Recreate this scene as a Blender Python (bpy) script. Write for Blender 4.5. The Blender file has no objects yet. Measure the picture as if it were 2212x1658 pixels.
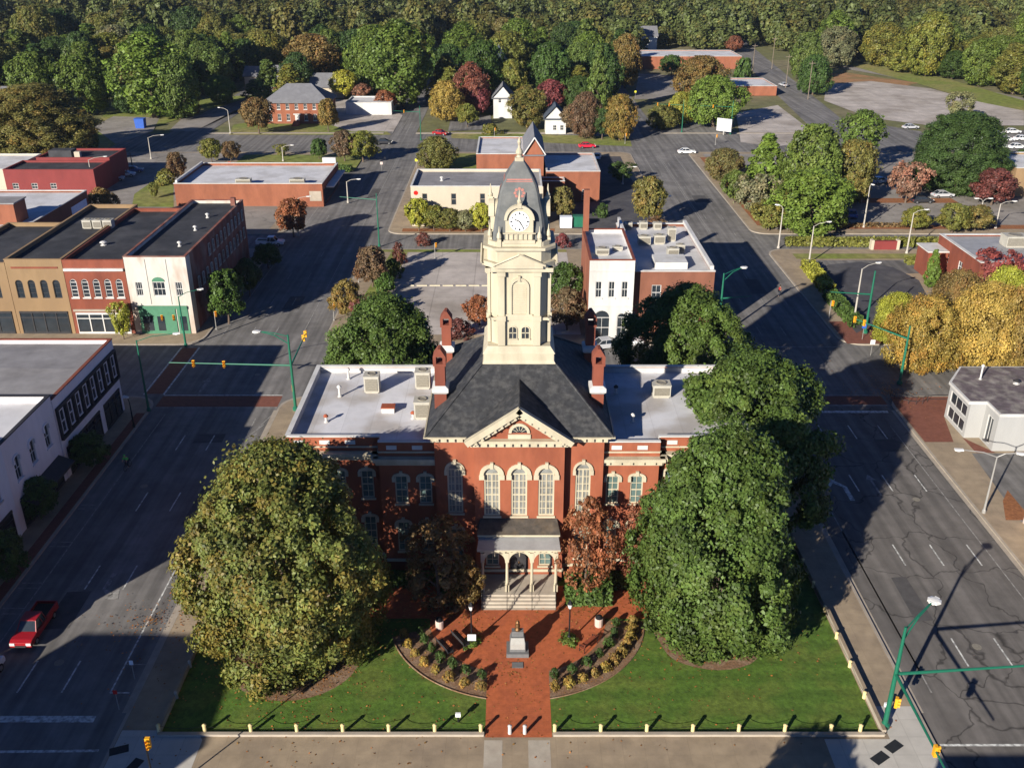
import bpy, bmesh, math, random
import numpy as np
from mathutils import Vector, Matrix
C = bpy.context.scene
R = math.radians
rnd = random.Random(7)

# ---------------------------------------------------------------- camera, sky, sun, exposure
TH = R(25); CT, ST = math.cos(TH), math.sin(TH); FP = 2402/1.15732; HC = 50.0
cam_d = bpy.data.cameras.new("camera"); cam = bpy.data.objects.new("camera", cam_d)
C.collection.objects.link(cam); C.camera = cam
cam.location = (0, 0, HC); cam.rotation_euler = (R(65), 0, 0)
cam_d.sensor_width = 36; cam_d.lens = 36*2402/2560; cam_d.clip_end = 6000; cam_d.clip_start = .5
SUN_EL, SUN_AZ = R(20.5), R(216)
w = bpy.data.worlds.new("World"); C.world = w; w.use_nodes = True
nt = w.node_tree; bg = nt.nodes['Background']
sky = nt.nodes.new('ShaderNodeTexSky'); sky.sky_type = 'NISHITA'; sky.sun_disc = False
sky.sun_elevation = SUN_EL; sky.sun_rotation = SUN_AZ; sky.air_density = .32; sky.dust_density = 0; sky.ozone_density = 8.0
nt.links.new(sky.outputs[0], bg.inputs[0]); bg.inputs[1].default_value = .09
sl = bpy.data.lights.new("sun", 'SUN'); sl.energy = 5.0; sl.angle = R(.5); sl.color = (1, .93, .82)
so = bpy.data.objects.new("sun", sl); C.collection.objects.link(so)
sd = Vector((math.sin(SUN_AZ)*math.cos(SUN_EL), math.cos(SUN_AZ)*math.cos(SUN_EL), math.sin(SUN_EL)))
so.rotation_euler = sd.to_track_quat('Z', 'Y').to_euler(); so.location = (-60, -60, 80)
C.view_settings.view_transform = 'Standard'; C.view_settings.look = 'None'
C.view_settings.exposure = .78; C.view_settings.gamma = 1
C.cycles.use_denoising = True
C.cycles.max_bounces = 5; C.cycles.diffuse_bounces = 2; C.cycles.transparent_max_bounces = 4

def G(x, y, h=0.0):
    """point of the plane z=h seen in the photograph at x, y (2212 px wide frame)"""
    q = HC-h; Z = FP*q/(CT*(y+138.3))
    return ((x-1106)*Z/FP, (Z-q*ST)/CT)
def Hh(y, Y):
    t = (y-829)/FP
    return HC-(Y*ST+t*Y*CT)/(CT-t*ST)
def PXM(Y, h=0): return FP/(Y*CT+(HC-h)*ST)

# ---------------------------------------------------------------- mesh helpers
class MB:
    def __init__(s): s.v = []; s.f = []; s.m = []; s.T = None
    def add(s, vs, fs, m=0):
        b = len(s.v)
        if s.T is not None: vs = [s.T @ Vector(p) for p in vs]
        s.v += [tuple(p) for p in vs]; s.f += [tuple(i+b for i in q) for q in fs]; s.m += [m]*len(fs); return s
    def quad(s, a, b, c, d, m=0): return s.add([a, b, c, d], [(0, 1, 2, 3)], m)
    def poly(s, pts, m=0): return s.add(pts, [tuple(range(len(pts)))], m)
    def box(s, x0, x1, y0, y1, z0, z1, m=0, top=None):
        s.add([(x0,y0,z0),(x1,y0,z0),(x1,y1,z0),(x0,y1,z0),(x0,y0,z1),(x1,y0,z1),(x1,y1,z1),(x0,y1,z1)],
              [(0,1,5,4),(1,2,6,5),(2,3,7,6),(3,0,4,7),(0,3,2,1)], m)
        return s.add([(x0,y0,z1),(x1,y0,z1),(x1,y1,z1),(x0,y1,z1)], [(0,1,2,3)], m if top is None else top)
    def frus(s, x0, x1, y0, y1, z0, X0, X1, Y0, Y1, z1, m=0):
        return s.add([(x0,y0,z0),(x1,y0,z0),(x1,y1,z0),(x0,y1,z0),(X0,Y0,z1),(X1,Y0,z1),(X1,Y1,z1),(X0,Y1,z1)],
              [(0,1,5,4),(1,2,6,5),(2,3,7,6),(3,0,4,7),(0,3,2,1),(4,5,6,7)], m)
    def prism(s, P, z0, z1, m=0, top=None):
        n = len(P); s.add([(x,y,z0) for x,y in P]+[(x,y,z1) for x,y in P], [(i,(i+1)%n,(i+1)%n+n,i+n) for i in range(n)], m)
        return s.add([(x,y,z1) for x,y in P], [tuple(range(n))], m if top is None else top)
    def tube(s, p0, p1, r0, r1=None, n=8, m=0, cap=True):
        r1 = r0 if r1 is None else r1; a = Vector(p0); b = Vector(p1); d = (b-a).normalized()
        u = d.orthogonal().normalized(); w_ = d.cross(u)
        vs = [a+(u*math.cos(t)+w_*math.sin(t))*r0 for t in [2*math.pi*i/n for i in range(n)]]
        vs += [b+(u*math.cos(t)+w_*math.sin(t))*r1 for t in [2*math.pi*i/n for i in range(n)]]
        fs = [(i,(i+1)%n,(i+1)%n+n,i+n) for i in range(n)]
        if cap: fs += [tuple(range(n))[::-1], tuple(range(n, 2*n))]
        return s.add(vs, fs, m)
    def path(s, pts, r, n=6, m=0):
        for a, b in zip(pts, pts[1:]): s.tube(a, b, r, r, n, m)
        return s
    def lathe(s, prof, c=(0,0,0), n=12, m=0, rot=0, sq=None):
        vs = []
        for z, r in prof:
            for i in range(n):
                t = rot+2*math.pi*i/n
                vs.append((c[0]+r*math.cos(t), c[1]+r*math.sin(t), c[2]+z))
        fs = [(j*n+i, j*n+(i+1)%n, (j+1)*n+(i+1)%n, (j+1)*n+i) for j in range(len(prof)-1) for i in range(n)]
        fs += [tuple(range(n))[::-1], tuple(range((len(prof)-1)*n, len(prof)*n))]
        return s.add(vs, fs, m)
    def ell(s, c, r, n=10, k=6, m=0):
        return s.lathe([(r[2]*math.sin(t), max(.001, math.cos(t))*r[0]) for t in [math.pi*(i/k-.5) for i in range(k+1)]], c, n, m)
    def build(s, name, mats, parent=None, smooth=False, world=True):
        me = bpy.data.meshes.new(name); me.from_pydata(s.v, [], s.f)
        for x in (mats if isinstance(mats, (list, tuple)) else [mats]): me.materials.append(x)
        me.polygons.foreach_set('material_index', s.m)
        if smooth: me.polygons.foreach_set('use_smooth', [True]*len(s.f))
        me.update()
        return link(bpy.data.objects.new(name, me), parent, world)
def link(o, parent=None, world=True):
    C.collection.objects.link(o)
    if parent is not None:
        o.parent = parent
        if world and parent.type == 'EMPTY': o.matrix_parent_inverse = Matrix.Translation(-parent.location)
    return o
def tag(o, label=None, cat=None, group=None, kind=None):
    if label: o['label'] = label
    if cat: o['category'] = cat
    if group: o['group'] = group
    if kind: o['kind'] = kind
    return o
def thing(name, label, cat, loc=(0,0,0), rz=0, group=None):
    o = bpy.data.objects.new(name, None); C.collection.objects.link(o)
    o.empty_display_size = .3; o.location = loc; o.rotation_euler = (0, 0, rz)
    return tag(o, label, cat, group)
def copy_tree(o, parent=None):
    c = o.copy(); C.collection.objects.link(c)
    if parent: c.parent = parent
    for ch in list(o.children): copy_tree(ch, c)
    return c
ORD = ['first','second','third','fourth','fifth','sixth','seventh','eighth','ninth','tenth','eleventh','twelfth','thirteenth','fourteenth','fifteenth','sixteenth','seventeenth','eighteenth','nineteenth','twentieth']

# ---------------------------------------------------------------- materials
def nn(nt, t, **k):
    n = nt.nodes.new(t)
    for a, b in k.items(): setattr(n, a, b)
    return n
def M(name, col, rough=.8, var=.25, scale=1.0, streak=1.0, bump=0.0, spec=.3, metal=0.0, tint=None, tfac=.5, tscale=.3, joints=None, jcol=.55, cracks=None, lanes=0, stripes=None, objcol=False, emit=0):
    m = bpy.data.materials.new(name); m.use_nodes = True; nt = m.node_tree; L = nt.links.new
    b = nt.nodes['Principled BSDF']; b.inputs['Roughness'].default_value = rough; b.inputs['Metallic'].default_value = metal
    b.inputs['Specular IOR Level'].default_value = spec
    tc = nn(nt, 'ShaderNodeTexCoord'); mp = nn(nt, 'ShaderNodeMapping'); L(tc.outputs['Object'], mp.inputs[0]); mp.inputs['Scale'].default_value = (1, 1, streak)
    n1 = nn(nt, 'ShaderNodeTexNoise'); n1.inputs['Scale'].default_value = scale; n1.inputs['Detail'].default_value = 8; n1.inputs['Roughness'].default_value = .65
    L(mp.outputs[0], n1.inputs['Vector'])
    mr = nn(nt, 'ShaderNodeMapRange'); L(n1.outputs[0], mr.inputs[0]); mr.inputs[1].default_value = .3; mr.inputs[2].default_value = .7
    mr.inputs[3].default_value = 1-var; mr.inputs[4].default_value = 1+var
    if objcol:
        oi = nn(nt, 'ShaderNodeObjectInfo'); src = oi.outputs['Color']
    else:
        rg = nn(nt, 'ShaderNodeRGB'); rg.outputs[0].default_value = (*col, 1); src = rg.outputs[0]
    if tint:
        n2 = nn(nt, 'ShaderNodeTexNoise'); n2.inputs['Scale'].default_value = tscale; n2.inputs['Detail'].default_value = 5; L(mp.outputs[0], n2.inputs['Vector'])
        m2 = nn(nt, 'ShaderNodeMapRange'); L(n2.outputs[0], m2.inputs[0]); m2.inputs[1].default_value = .45; m2.inputs[2].default_value = .62; m2.inputs[4].default_value = tfac
        mx = nn(nt, 'ShaderNodeMix', data_type='RGBA'); L(m2.outputs[0], mx.inputs[0]); L(src, mx.inputs[6]); mx.inputs[7].default_value = (*tint, 1); src = mx.outputs[2]
    fac = mr.outputs[0]
    def mul(a, s):
        q = nn(nt, 'ShaderNodeMath', operation='MULTIPLY'); L(a, q.inputs[0]); L(s, q.inputs[1]); return q.outputs[0]
    if joints:
        bt = nn(nt, 'ShaderNodeTexBrick'); L(tc.outputs['Object'], bt.inputs['Vector']); bt.offset = joints[3] if len(joints) > 3 else 0
        bt.inputs['Scale'].default_value = 1; bt.inputs['Brick Width'].default_value = joints[0]; bt.inputs['Row Height'].default_value = joints[1]
        bt.inputs['Mortar Size'].default_value = joints[2]; bt.inputs['Mortar Smooth'].default_value = .3
        bt.inputs['Color1'].default_value = (1,1,1,1); bt.inputs['Color2'].default_value = (.93,.93,.93,1); bt.inputs['Mortar'].default_value = (jcol,jcol,jcol,1)
        fac = mul(fac, bt.outputs['Color'])
    if cracks:
        nd = nn(nt, 'ShaderNodeTexNoise'); nd.inputs['Scale'].default_value = .35; nd.inputs['Detail'].default_value = 3; L(tc.outputs['Object'], nd.inputs['Vector'])
        vm = nn(nt, 'ShaderNodeVectorMath', operation='MULTIPLY_ADD'); L(nd.outputs['Color'], vm.inputs[0]); vm.inputs[1].default_value = (4,4,0); L(tc.outputs['Object'], vm.inputs[2])
        vo = nn(nt, 'ShaderNodeTexVoronoi', feature='DISTANCE_TO_EDGE'); vo.inputs['Scale'].default_value = cracks[0]; L(vm.outputs[0], vo.inputs['Vector'])
        ms = nn(nt, 'ShaderNodeTexNoise'); ms.inputs['Scale'].default_value = .08; L(tc.outputs['Object'], ms.inputs['Vector'])
        c1 = nn(nt, 'ShaderNodeMapRange'); L(vo.outputs[0], c1.inputs[0]); c1.inputs[2].default_value = cracks[1]; c1.inputs[3].default_value = cracks[2]; c1.inputs[4].default_value = 1
        fac = mul(fac, c1.outputs[0])
    if lanes:
        ml = nn(nt, 'ShaderNodeMapping'); L(tc.outputs['Object'], ml.inputs[0]); ml.inputs['Scale'].default_value = (1.1, .035, 1)
        nl_ = nn(nt, 'ShaderNodeTexNoise'); nl_.inputs['Scale'].default_value = 1; nl_.inputs['Detail'].default_value = 4; L(ml.outputs[0], nl_.inputs['Vector'])
        m4 = nn(nt, 'ShaderNodeMapRange'); L(nl_.outputs[0], m4.inputs[0]); m4.inputs[1].default_value = .35; m4.inputs[2].default_value = .65; m4.inputs[3].default_value = 1-lanes; m4.inputs[4].default_value = 1+lanes; fac = mul(fac, m4.outputs[0])
    if stripes:
        sx = nn(nt, 'ShaderNodeSeparateXYZ'); L(tc.outputs['Object'], sx.inputs[0])
        wv = nn(nt, 'ShaderNodeMath', operation='SINE'); sc = nn(nt, 'ShaderNodeMath', operation='MULTIPLY'); L(sx.outputs[1], sc.inputs[0]); sc.inputs[1].default_value = stripes[0]; L(sc.outputs[0], wv.inputs[0])
        m3 = nn(nt, 'ShaderNodeMapRange'); L(wv.outputs[0], m3.inputs[0]); m3.inputs[1].default_value = -1; m3.inputs[3].default_value = 1-stripes[1]; m3.inputs[4].default_value = 1+stripes[1]
        fac = mul(fac, m3.outputs[0])
    sca = nn(nt, 'ShaderNodeVectorMath', operation='SCALE'); L(src, sca.inputs[0]); L(fac, sca.inputs[3]); L(sca.outputs[0], b.inputs['Base Color'])
    if bump:
        bp = nn(nt, 'ShaderNodeBump'); bp.inputs['Strength'].default_value = bump; bp.inputs['Distance'].default_value = .08; L(n1.outputs[0], bp.inputs['Height']); L(bp.outputs[0], b.inputs['Normal'])
    return m
def leafmat():
    m = bpy.data.materials.new('foliage'); m.use_nodes = True; nt = m.node_tree; L = nt.links.new
    b = nt.nodes['Principled BSDF']; out = nt.nodes['Material Output']
    b.inputs['Roughness'].default_value = .5; b.inputs['Specular IOR Level'].default_value = .25
    oi = nn(nt, 'ShaderNodeObjectInfo'); at = nn(nt, 'ShaderNodeAttribute', attribute_name='tint'); aw = nn(nt, 'ShaderNodeAttribute', attribute_name='warm')
    hs = nn(nt, 'ShaderNodeVectorMath', operation='MULTIPLY'); L(oi.outputs['Color'], hs.inputs[0]); hs.inputs[1].default_value = (2.1, .8, .55)
    wm = nn(nt, 'ShaderNodeMath', operation='MULTIPLY'); L(aw.outputs['Fac'], wm.inputs[0]); L(oi.outputs['Alpha'], wm.inputs[1])
    mx = nn(nt, 'ShaderNodeMix', data_type='RGBA'); L(wm.outputs[0], mx.inputs[0]); L(oi.outputs['Color'], mx.inputs[6]); L(hs.outputs[0], mx.inputs[7])
    mr = nn(nt, 'ShaderNodeMapRange'); L(at.outputs['Fac'], mr.inputs[0]); mr.inputs[3].default_value = .5; mr.inputs[4].default_value = 1.6
    sc = nn(nt, 'ShaderNodeVectorMath', operation='SCALE'); L(mx.outputs[2], sc.inputs[0]); L(mr.outputs[0], sc.inputs[3]); L(sc.outputs[0], b.inputs['Base Color'])
    tr = nn(nt, 'ShaderNodeBsdfTranslucent'); s2 = nn(nt, 'ShaderNodeVectorMath', operation='MULTIPLY'); L(sc.outputs[0], s2.inputs[0]); s2.inputs[1].default_value = (1.1, 1.15, .5); L(s2.outputs[0], tr.inputs[0])
    ms = nn(nt, 'ShaderNodeMixShader'); ms.inputs[0].default_value = .22; L(b.outputs[0], ms.inputs[1]); L(tr.outputs[0], ms.inputs[2]); L(ms.outputs[0], out.inputs[0])
    return m
MAT = dict(
 asphalt=M('asphalt', (.175,.165,.155), .9, .22, .5, tint=(.125,.118,.112), tfac=.7, tscale=.09, bump=.1, lanes=.26),
 asphalt_cracked=M('cracked_asphalt', (.145,.132,.12), .9, .18, .6, tint=(.112,.103,.095), tfac=.6, tscale=.12, cracks=(.17,.016,.36), bump=.1, lanes=.22),
 asphalt_dark=M('new_asphalt', (.065,.063,.07), .9, .25, .6, tint=(.105,.10,.10), tfac=.6, tscale=.2),
 asphalt_patch=M('asphalt_patch', (.085,.08,.078), .9, .25, .8),
 lot=M('worn_lot', (.27,.245,.22), .95, .25, .4, tint=(.19,.17,.145), tfac=.7, tscale=.1, cracks=(.05,.01,.7)),
 slab=M('old_concrete_slab', (.46,.41,.37), .95, .25, .25, tint=(.28,.24,.20), tfac=.7, tscale=.07, joints=(6,6,.1,0), jcol=.75),
 sidewalk=M('sidewalk_concrete', (.34,.265,.18), .9, .18, .8, tint=(.25,.195,.14), tfac=.6, tscale=.25, joints=(1.5,1.5,.03,0), jcol=.88),
 new_concrete=M('fresh_concrete', (.5,.47,.42), .85, .08, 1, joints=(1.6,1.6,.03,0), jcol=.8),
 kerb=M('kerb_concrete', (.36,.31,.25), .9, .15, 1),
 grass=M('grass', (.074,.136,.018), .9, .4, 3, tint=(.135,.155,.03), tfac=.5, tscale=.35, bump=.5, stripes=(3.6,.09)),
 field=M('rough_grass', (.17,.20,.04), .95, .4, .6, tint=(.30,.23,.10), tfac=.6, tscale=.05, bump=.3),
 ground=M('town_ground', (.14,.14,.055), .95, .35, .3, tint=(.21,.175,.105), tfac=.7, tscale=.03),
 dirt=M('red_dirt', (.32,.17,.08), .95, .25, .4, tint=(.2,.15,.06), tfac=.8, tscale=.12),
 mulch=M('mulch', (.20,.115,.065), .95, .4, 6, tint=(.28,.2,.14), tfac=.6, tscale=1.2, bump=.6),
 pinestraw=M('pine_straw', (.27,.11,.045), .95, .35, 4, bump=.5),
 paver=M('brick_paving', (.44,.118,.045), .85, .2, 2.5, tint=(.33,.088,.04), tfac=.5, tscale=.5, joints=(.4,.2,.008,.5), jcol=.8),
 paver_dark=M('dark_brick_paving', (.20,.075,.05), .9, .2, 2, joints=(.4,.2,.01,.5), jcol=.75),
 marking=M('road_paint', (.62,.62,.58), .8, .3, 2.5, tint=(.2,.2,.19), tfac=.75, tscale=3),
 faded=M('faded_road_paint', (.30,.29,.27), .85, .3, 2.5, tint=(.14,.13,.12), tfac=.8, tscale=2),
 courthouse_brick=M('courthouse_brick', (.29,.088,.044), .85, .16, .9, .4, tint=(.20,.054,.029), tfac=.5, tscale=.5),
 brick_red=M('red_brick', (.215,.062,.036), .88, .18, .7, .4, tint=(.15,.043,.028), tfac=.6, tscale=.3),
 brick_orange=M('orange_brick', (.275,.10,.055), .88, .18, .7, .4, tint=(.21,.074,.042), tfac=.6, tscale=.3),
 brick_old=M('weathered_brick', (.19,.065,.045), .9, .3, .6, .5, tint=(.27,.2,.16), tfac=.5, tscale=.5),
 brick_maroon=M('maroon_painted_brick', (.205,.038,.036), .8, .12, .5, .5),
 brick_brown=M('brown_brick', (.215,.088,.055), .9, .15, .7, .4, tint=(.165,.066,.042), tfac=.6, tscale=.4),
 tan=M('tan_brick', (.265,.175,.092), .88, .15, .6, .4, tint=(.20,.13,.072), tfac=.5, tscale=.3),
 cream=M('cream_paint', (.50,.445,.32), .6, .09, .8, .25, tint=(.38,.33,.235), tfac=.6, tscale=.9),
 post_cream=M('cream_post_paint', (.72,.58,.28), .7, .1, 2),
 modern_wall=M('smooth_white_render', (.37,.37,.36), .7, .06, .7, .3),
 cream_wall=M('cream_stucco', (.50,.435,.335), .8, .08, .4, .3),
 white=M('white_paint', (.58,.57,.545), .6, .1, .8, .25, tint=(.44,.42,.385), tfac=.45, tscale=.6),
 white_old=M('flaking_white_paint', (.54,.51,.45), .8, .1, .8, .35, tint=(.34,.2,.13), tfac=.5, tscale=.45),
 lavender=M('pale_painted_wall', (.74,.72,.74), .8, .1, .5, .3),
 blue_grey=M('pale_blue_painted_wall', (.70,.74,.80), .8, .1, .5, .3),
 pink=M('pink_stucco', (.62,.50,.45), .8, .08, .5),
 membrane=M('white_roof_membrane', (.60,.595,.605), .7, .1, .5, tint=(.40,.385,.37), tfac=.55, tscale=.22),
 membrane_stain=M('stained_roof_membrane', (.64,.635,.655), .7, .12, .6, tint=(.33,.29,.25), tfac=.7, tscale=.3, joints=(2.4,20,.04,0), jcol=.86),
 grey_roof=M('grey_roof_felt', (.26,.25,.25), .85, .18, .5, tint=(.19,.18,.18), tfac=.6, tscale=.2),
 black_roof=M('black_roof_felt', (.035,.036,.04), .8, .35, .5, tint=(.065,.065,.07), tfac=.7, tscale=.18),
 purple_roof=M('stained_slate_roof', (.13,.105,.11), .85, .4, .9, tint=(.26,.235,.21), tfac=.85, tscale=.7),
 slate=M('slate', (.036,.037,.040), .75, .4, 2.2, 1.2, tint=(.062,.061,.06), tfac=.8, tscale=1.1),
 spire_slate=M('spire_slate', (.115,.12,.118), .8, .2, 1.5, tint=(.165,.165,.155), tfac=.6, tscale=.7),
 shingle=M('mossy_shingle', (.07,.06,.05), .9, .35, 2, tint=(.12,.09,.06), tfac=.7, tscale=.8),
 roof_grey=M('asphalt_shingle', (.16,.16,.17), .85, .12, 1, tint=(.2,.2,.21), tfac=.5, tscale=.4),
 roof_blue=M('dark_blue_shingle', (.06,.075,.10), .8, .15, 1),
 roof_red=M('red_metal_roof', (.5,.12,.07), .6, .1, 1),
 metal_roof=M('dull_metal_roof', (.36,.36,.36), .55, .15, 1, metal=.2),
 stone=M('step_stone', (.42,.37,.30), .85, .12, 1.5, tint=(.36,.30,.24), tfac=.5, tscale=.7),
 granite=M('grey_granite', (.15,.15,.15), .6, .15, 4),
 stone_pale=M('pale_stone', (.36,.35,.32), .7, .1, 3),
 bronze=M('bronze', (.20,.11,.05), .55, .2, 4, metal=.8),
 glass=M('window_glass', (.025,.032,.04), .08, .3, .7, spec=.6),
 glass_pale=M('curtained_window_glass', (.21,.215,.20), .15, .4, 1.3, spec=.6),
 glass_teal=M('teal_window_glass', (.10,.15,.14), .12, .3, .8, spec=.6),
 green_paint=M('green_painted_steel', (.012,.13,.075), .45, .1, 2, spec=.5),
 green_wood=M('green_painted_wood', (.07,.2,.12), .7, .12, 1.5),
 black=M('black_painted_metal', (.012,.012,.014), .45, .2, 3),
 dark=M('dark_trim', (.035,.033,.035), .6, .2, 2),
 steel=M('galvanised_steel', (.33,.32,.30), .5, .12, 1, metal=.25),
 concrete_pole=M('pole_concrete', (.42,.39,.34), .8, .1, 1),
 wood=M('weathered_wood', (.20,.16,.12), .9, .2, 1, .2),
 yellow=M('signal_yellow', (.75,.36,.02), .45, .08, 3),
 red_lens=M('red_lens', (.5,.02,.015), .3, .05, 3),
 amber_lens=M('amber_lens', (.4,.2,.01), .3, .05, 3),
 green_lens=M('green_lens', (.01,.12,.07), .3, .05, 3),
 white_sign=M('white_enamel', (.8,.8,.8), .5, .03, 2),
 hvac=M('beige_unit_metal', (.42,.40,.34), .6, .12, 1.5, tint=(.4,.36,.29), tfac=.4, tscale=.7),
 louvre=M('louvre_metal', (.22,.20,.16), .6, .2, 6),
 rust=M('rusted_metal', (.30,.075,.035), .8, .25, 3),
 bark=M('bark', (.13,.095,.07), .95, .3, 3, .3, bump=.4),
 paint=M('car_paint', (.5,.5,.5), .3, .03, 2, spec=.6, objcol=True),
 rubber=M('tyre_rubber', (.015,.015,.015), .8, .2, 4),
 chrome=M('rim_metal', (.5,.5,.5), .3, .05, 4, metal=.8),
 lamp_glass=M('lamp_glass', (.75,.73,.68), .25, .05, 4),
 red_cloth=M('red_cloth', (.5,.03,.025), .9, .1, 4), hivis=M('bright_green_cloth', (.12,.62,.12), .9, .1, 4),
 denim=M('dark_cloth', (.03,.035,.05), .9, .2, 4), skin=M('skin', (.45,.26,.18), .6, .05, 4), hair=M('dark_hair', (.02,.014,.01), .7, .1, 5),
 terracotta=M('pot_stone', (.55,.42,.36), .8, .1, 3), blue=M('blue_paint', (.03,.10,.42), .6, .1, 2), tactile=M('tactile_pad', (.02,.022,.025), .7, .2, 4),
 pinkred=M('faded_red_slate', (.38,.16,.13), .8, .1, 3), clock_face=M('clock_enamel', (.85,.85,.83), .4, .02, 4), orange_paint=M('orange_paint', (.8,.3,.03), .6, .05, 3), hiyellow=M('yellow_paint',(.75,.72,.05),.6,.05,3))
LEAF = leafmat()

# ---------------------------------------------------------------- walls, openings and windows
def arcpts(uc, zs, rx, rz, n=10): return [(uc-rx*math.cos(math.pi*i/n), zs+rz*math.sin(math.pi*i/n)) for i in range(n+1)]
def rise(w_, a): return 0 if not a else (w_/2 if a == 1 else w_*.18)
class Wall:
    """one straight face: starts at o, runs along u, faces n"""
    def __init__(s, o, u, n): s.o, s.u, s.n = o, u, n
    def p(s, u, z, d=0): return (s.o[0]+s.u[0]*u+s.n[0]*d, s.o[1]+s.u[1]*u+s.n[1]*d, z)
    def bar(s, mb, u0, u1, z0, z1, d0, d1, m=0):
        P = s.p
        return mb.add([P(u0,z0,d0),P(u1,z0,d0),P(u1,z0,d1),P(u0,z0,d1),P(u0,z1,d0),P(u1,z1,d0),P(u1,z1,d1),P(u0,z1,d1)],
            [(0,1,5,4),(1,2,6,5),(2,3,7,6),(3,0,4,7),(0,3,2,1),(4,5,6,7)], m)
    def face(s, mb, L, z0, z1, ops=(), depth=.22, m=0):
        us = {0, L}; zs = {z0, z1}
        for (uc, zb, w_, h, a) in ops: us |= {uc-w_/2, uc+w_/2}; zs |= {zb, zb+h}
        us = sorted(us); zs = sorted(zs)
        for a_, b_ in zip(us, us[1:]):
            if b_-a_ < 1e-4: continue
            run = None
            for c_, d_ in zip(zs, zs[1:]):
                mu, mz = (a_+b_)/2, (c_+d_)/2
                if any(abs(mu-o[0]) < o[2]/2 and o[1] < mz < o[1]+o[3] for o in ops):
                    if run: mb.quad(s.p(a_,run[0]), s.p(b_,run[0]), s.p(b_,run[1]), s.p(a_,run[1]), m); run = None
                else: run = (run[0] if run else c_, d_)
            if run: mb.quad(s.p(a_,run[0]), s.p(b_,run[0]), s.p(b_,run[1]), s.p(a_,run[1]), m)
        for (uc, zb, w_, h, a) in ops:
            rz = rise(w_, a); zs_ = zb+h-rz; per = [(uc-w_/2, zb), (uc+w_/2, zb)]
            if rz:
                arc = arcpts(uc, zs_, w_/2, rz)
                for i in range(10):
                    q = (uc-w_/2, zb+h) if i < 5 else (uc+w_/2, zb+h)
                    mb.poly([s.p(*q), s.p(*arc[i]), s.p(*arc[i+1])], m)
                per += arc[::-1]
            else: per += [(uc+w_/2, zb+h), (uc-w_/2, zb+h)]
            for i in range(len(per)):
                A, B = per[i], per[(i+1) % len(per)]
                mb.quad(s.p(*A), s.p(*B), s.p(*B, -depth), s.p(*A, -depth), m)
    def window(s, par, op, frame, glass, cols=2, rows=2, sill=None, fw=.09, dep=.16, hood=None, hoodw=.16, meet=False, name='window', bar=.045, key=False):
        uc, zb, w_, h, a = op; rz = rise(w_, a); zt = zb+h-rz; f = MB()
        s.bar(f, uc-w_/2, uc-w_/2+fw, zb, zt, -dep, -dep+.1); s.bar(f, uc+w_/2-fw, uc+w_/2, zb, zt, -dep, -dep+.1)
        s.bar(f, uc-w_/2+fw, uc+w_/2-fw, zb, zb+fw, -dep, -dep+.098)
        if rz: s.ring(f, uc, zt, w_/2-fw, w_/2, rz-fw, rz, -dep, -dep+.1)
        else: s.bar(f, uc-w_/2+fw, uc+w_/2-fw, zt-fw, zt, -dep, -dep+.098)
        for i in range(1, cols):
            u = uc-w_/2+w_*i/cols; wd = bar*(2 if meet and i*2 == cols else 1); s.bar(f, u-wd/2, u+wd/2, zb+fw, zt-(0 if rz else fw), -dep, -dep+.06)
        for i in range(1, rows+(1 if rz else 0)):
            z = zb+(zt-zb)*i/rows; wd = bar*(2 if i*2 in (rows, rows*2) else 1); s.bar(f, uc-w_/2+fw, uc+w_/2-fw, z-wd/2, z+wd/2, -dep, -dep+.055)
        o = f.build(name, frame, par)
        g = MB(); pts = [s.p(uc-w_/2, zb, -dep+.015), s.p(uc+w_/2, zb, -dep+.015)]
        pts += [s.p(u, z, -dep+.015) for u, z in arcpts(uc, zt, w_/2, rz)[::-1]] if rz else [s.p(uc+w_/2, zt, -dep+.015), s.p(uc-w_/2, zt, -dep+.015)]
        g.poly(pts).build('pane', glass, o)
        if sill: q = MB(); s.bar(q, uc-w_/2-.1, uc+w_/2+.1, zb-.16, zb-.003, -.1, .12); q.build('sill', sill, o)
        if hood:
            q = MB()
            if rz:
                s.ring(q, uc, zt, w_/2+.02, w_/2+hoodw, rz+.02, rz+hoodw, .003, .13)
                for e in (-1, 1): s.bar(q, uc+e*(w_/2+hoodw*.5)-hoodw*.62, uc+e*(w_/2+hoodw*.5)+hoodw*.62, zt-.42, zt-.003, .003, .16)
                if key: s.bar(q, uc-.13, uc+.13, zt+rz-.05, zt+rz+hoodw+.18, .0, .2)
            else: s.bar(q, uc-w_/2-.1, uc+w_/2+.1, zt+.003, zt+.16, .003, .13)
            q.build('hood_mould', hood, o)
        return o
    def ring(s, mb, uc, zs, r0, r1, h0, h1, d0, d1, n=10):
        A = arcpts(uc, zs, r0, h0, n); B = arcpts(uc, zs, r1, h1, n)
        for i in range(n):
            a, b, c, d = A[i], A[i+1], B[i+1], B[i]
            mb.quad(s.p(*a,d1), s.p(*b,d1), s.p(*c,d1), s.p(*d,d1)); mb.quad(s.p(*a,d0), s.p(*b,d0), s.p(*b,d1), s.p(*a,d1)); mb.quad(s.p(*d,d0), s.p(*c,d0), s.p(*c,d1), s.p(*d,d1))
def walls4(x0, x1, y0, y1):
    return dict(S=Wall((x0,y0),(1,0),(0,-1)), E=Wall((x1,y0),(0,1),(1,0)), N=Wall((x1,y1),(-1,0),(0,1)), W=Wall((x0,y1),(0,-1),(-1,0)))
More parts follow.
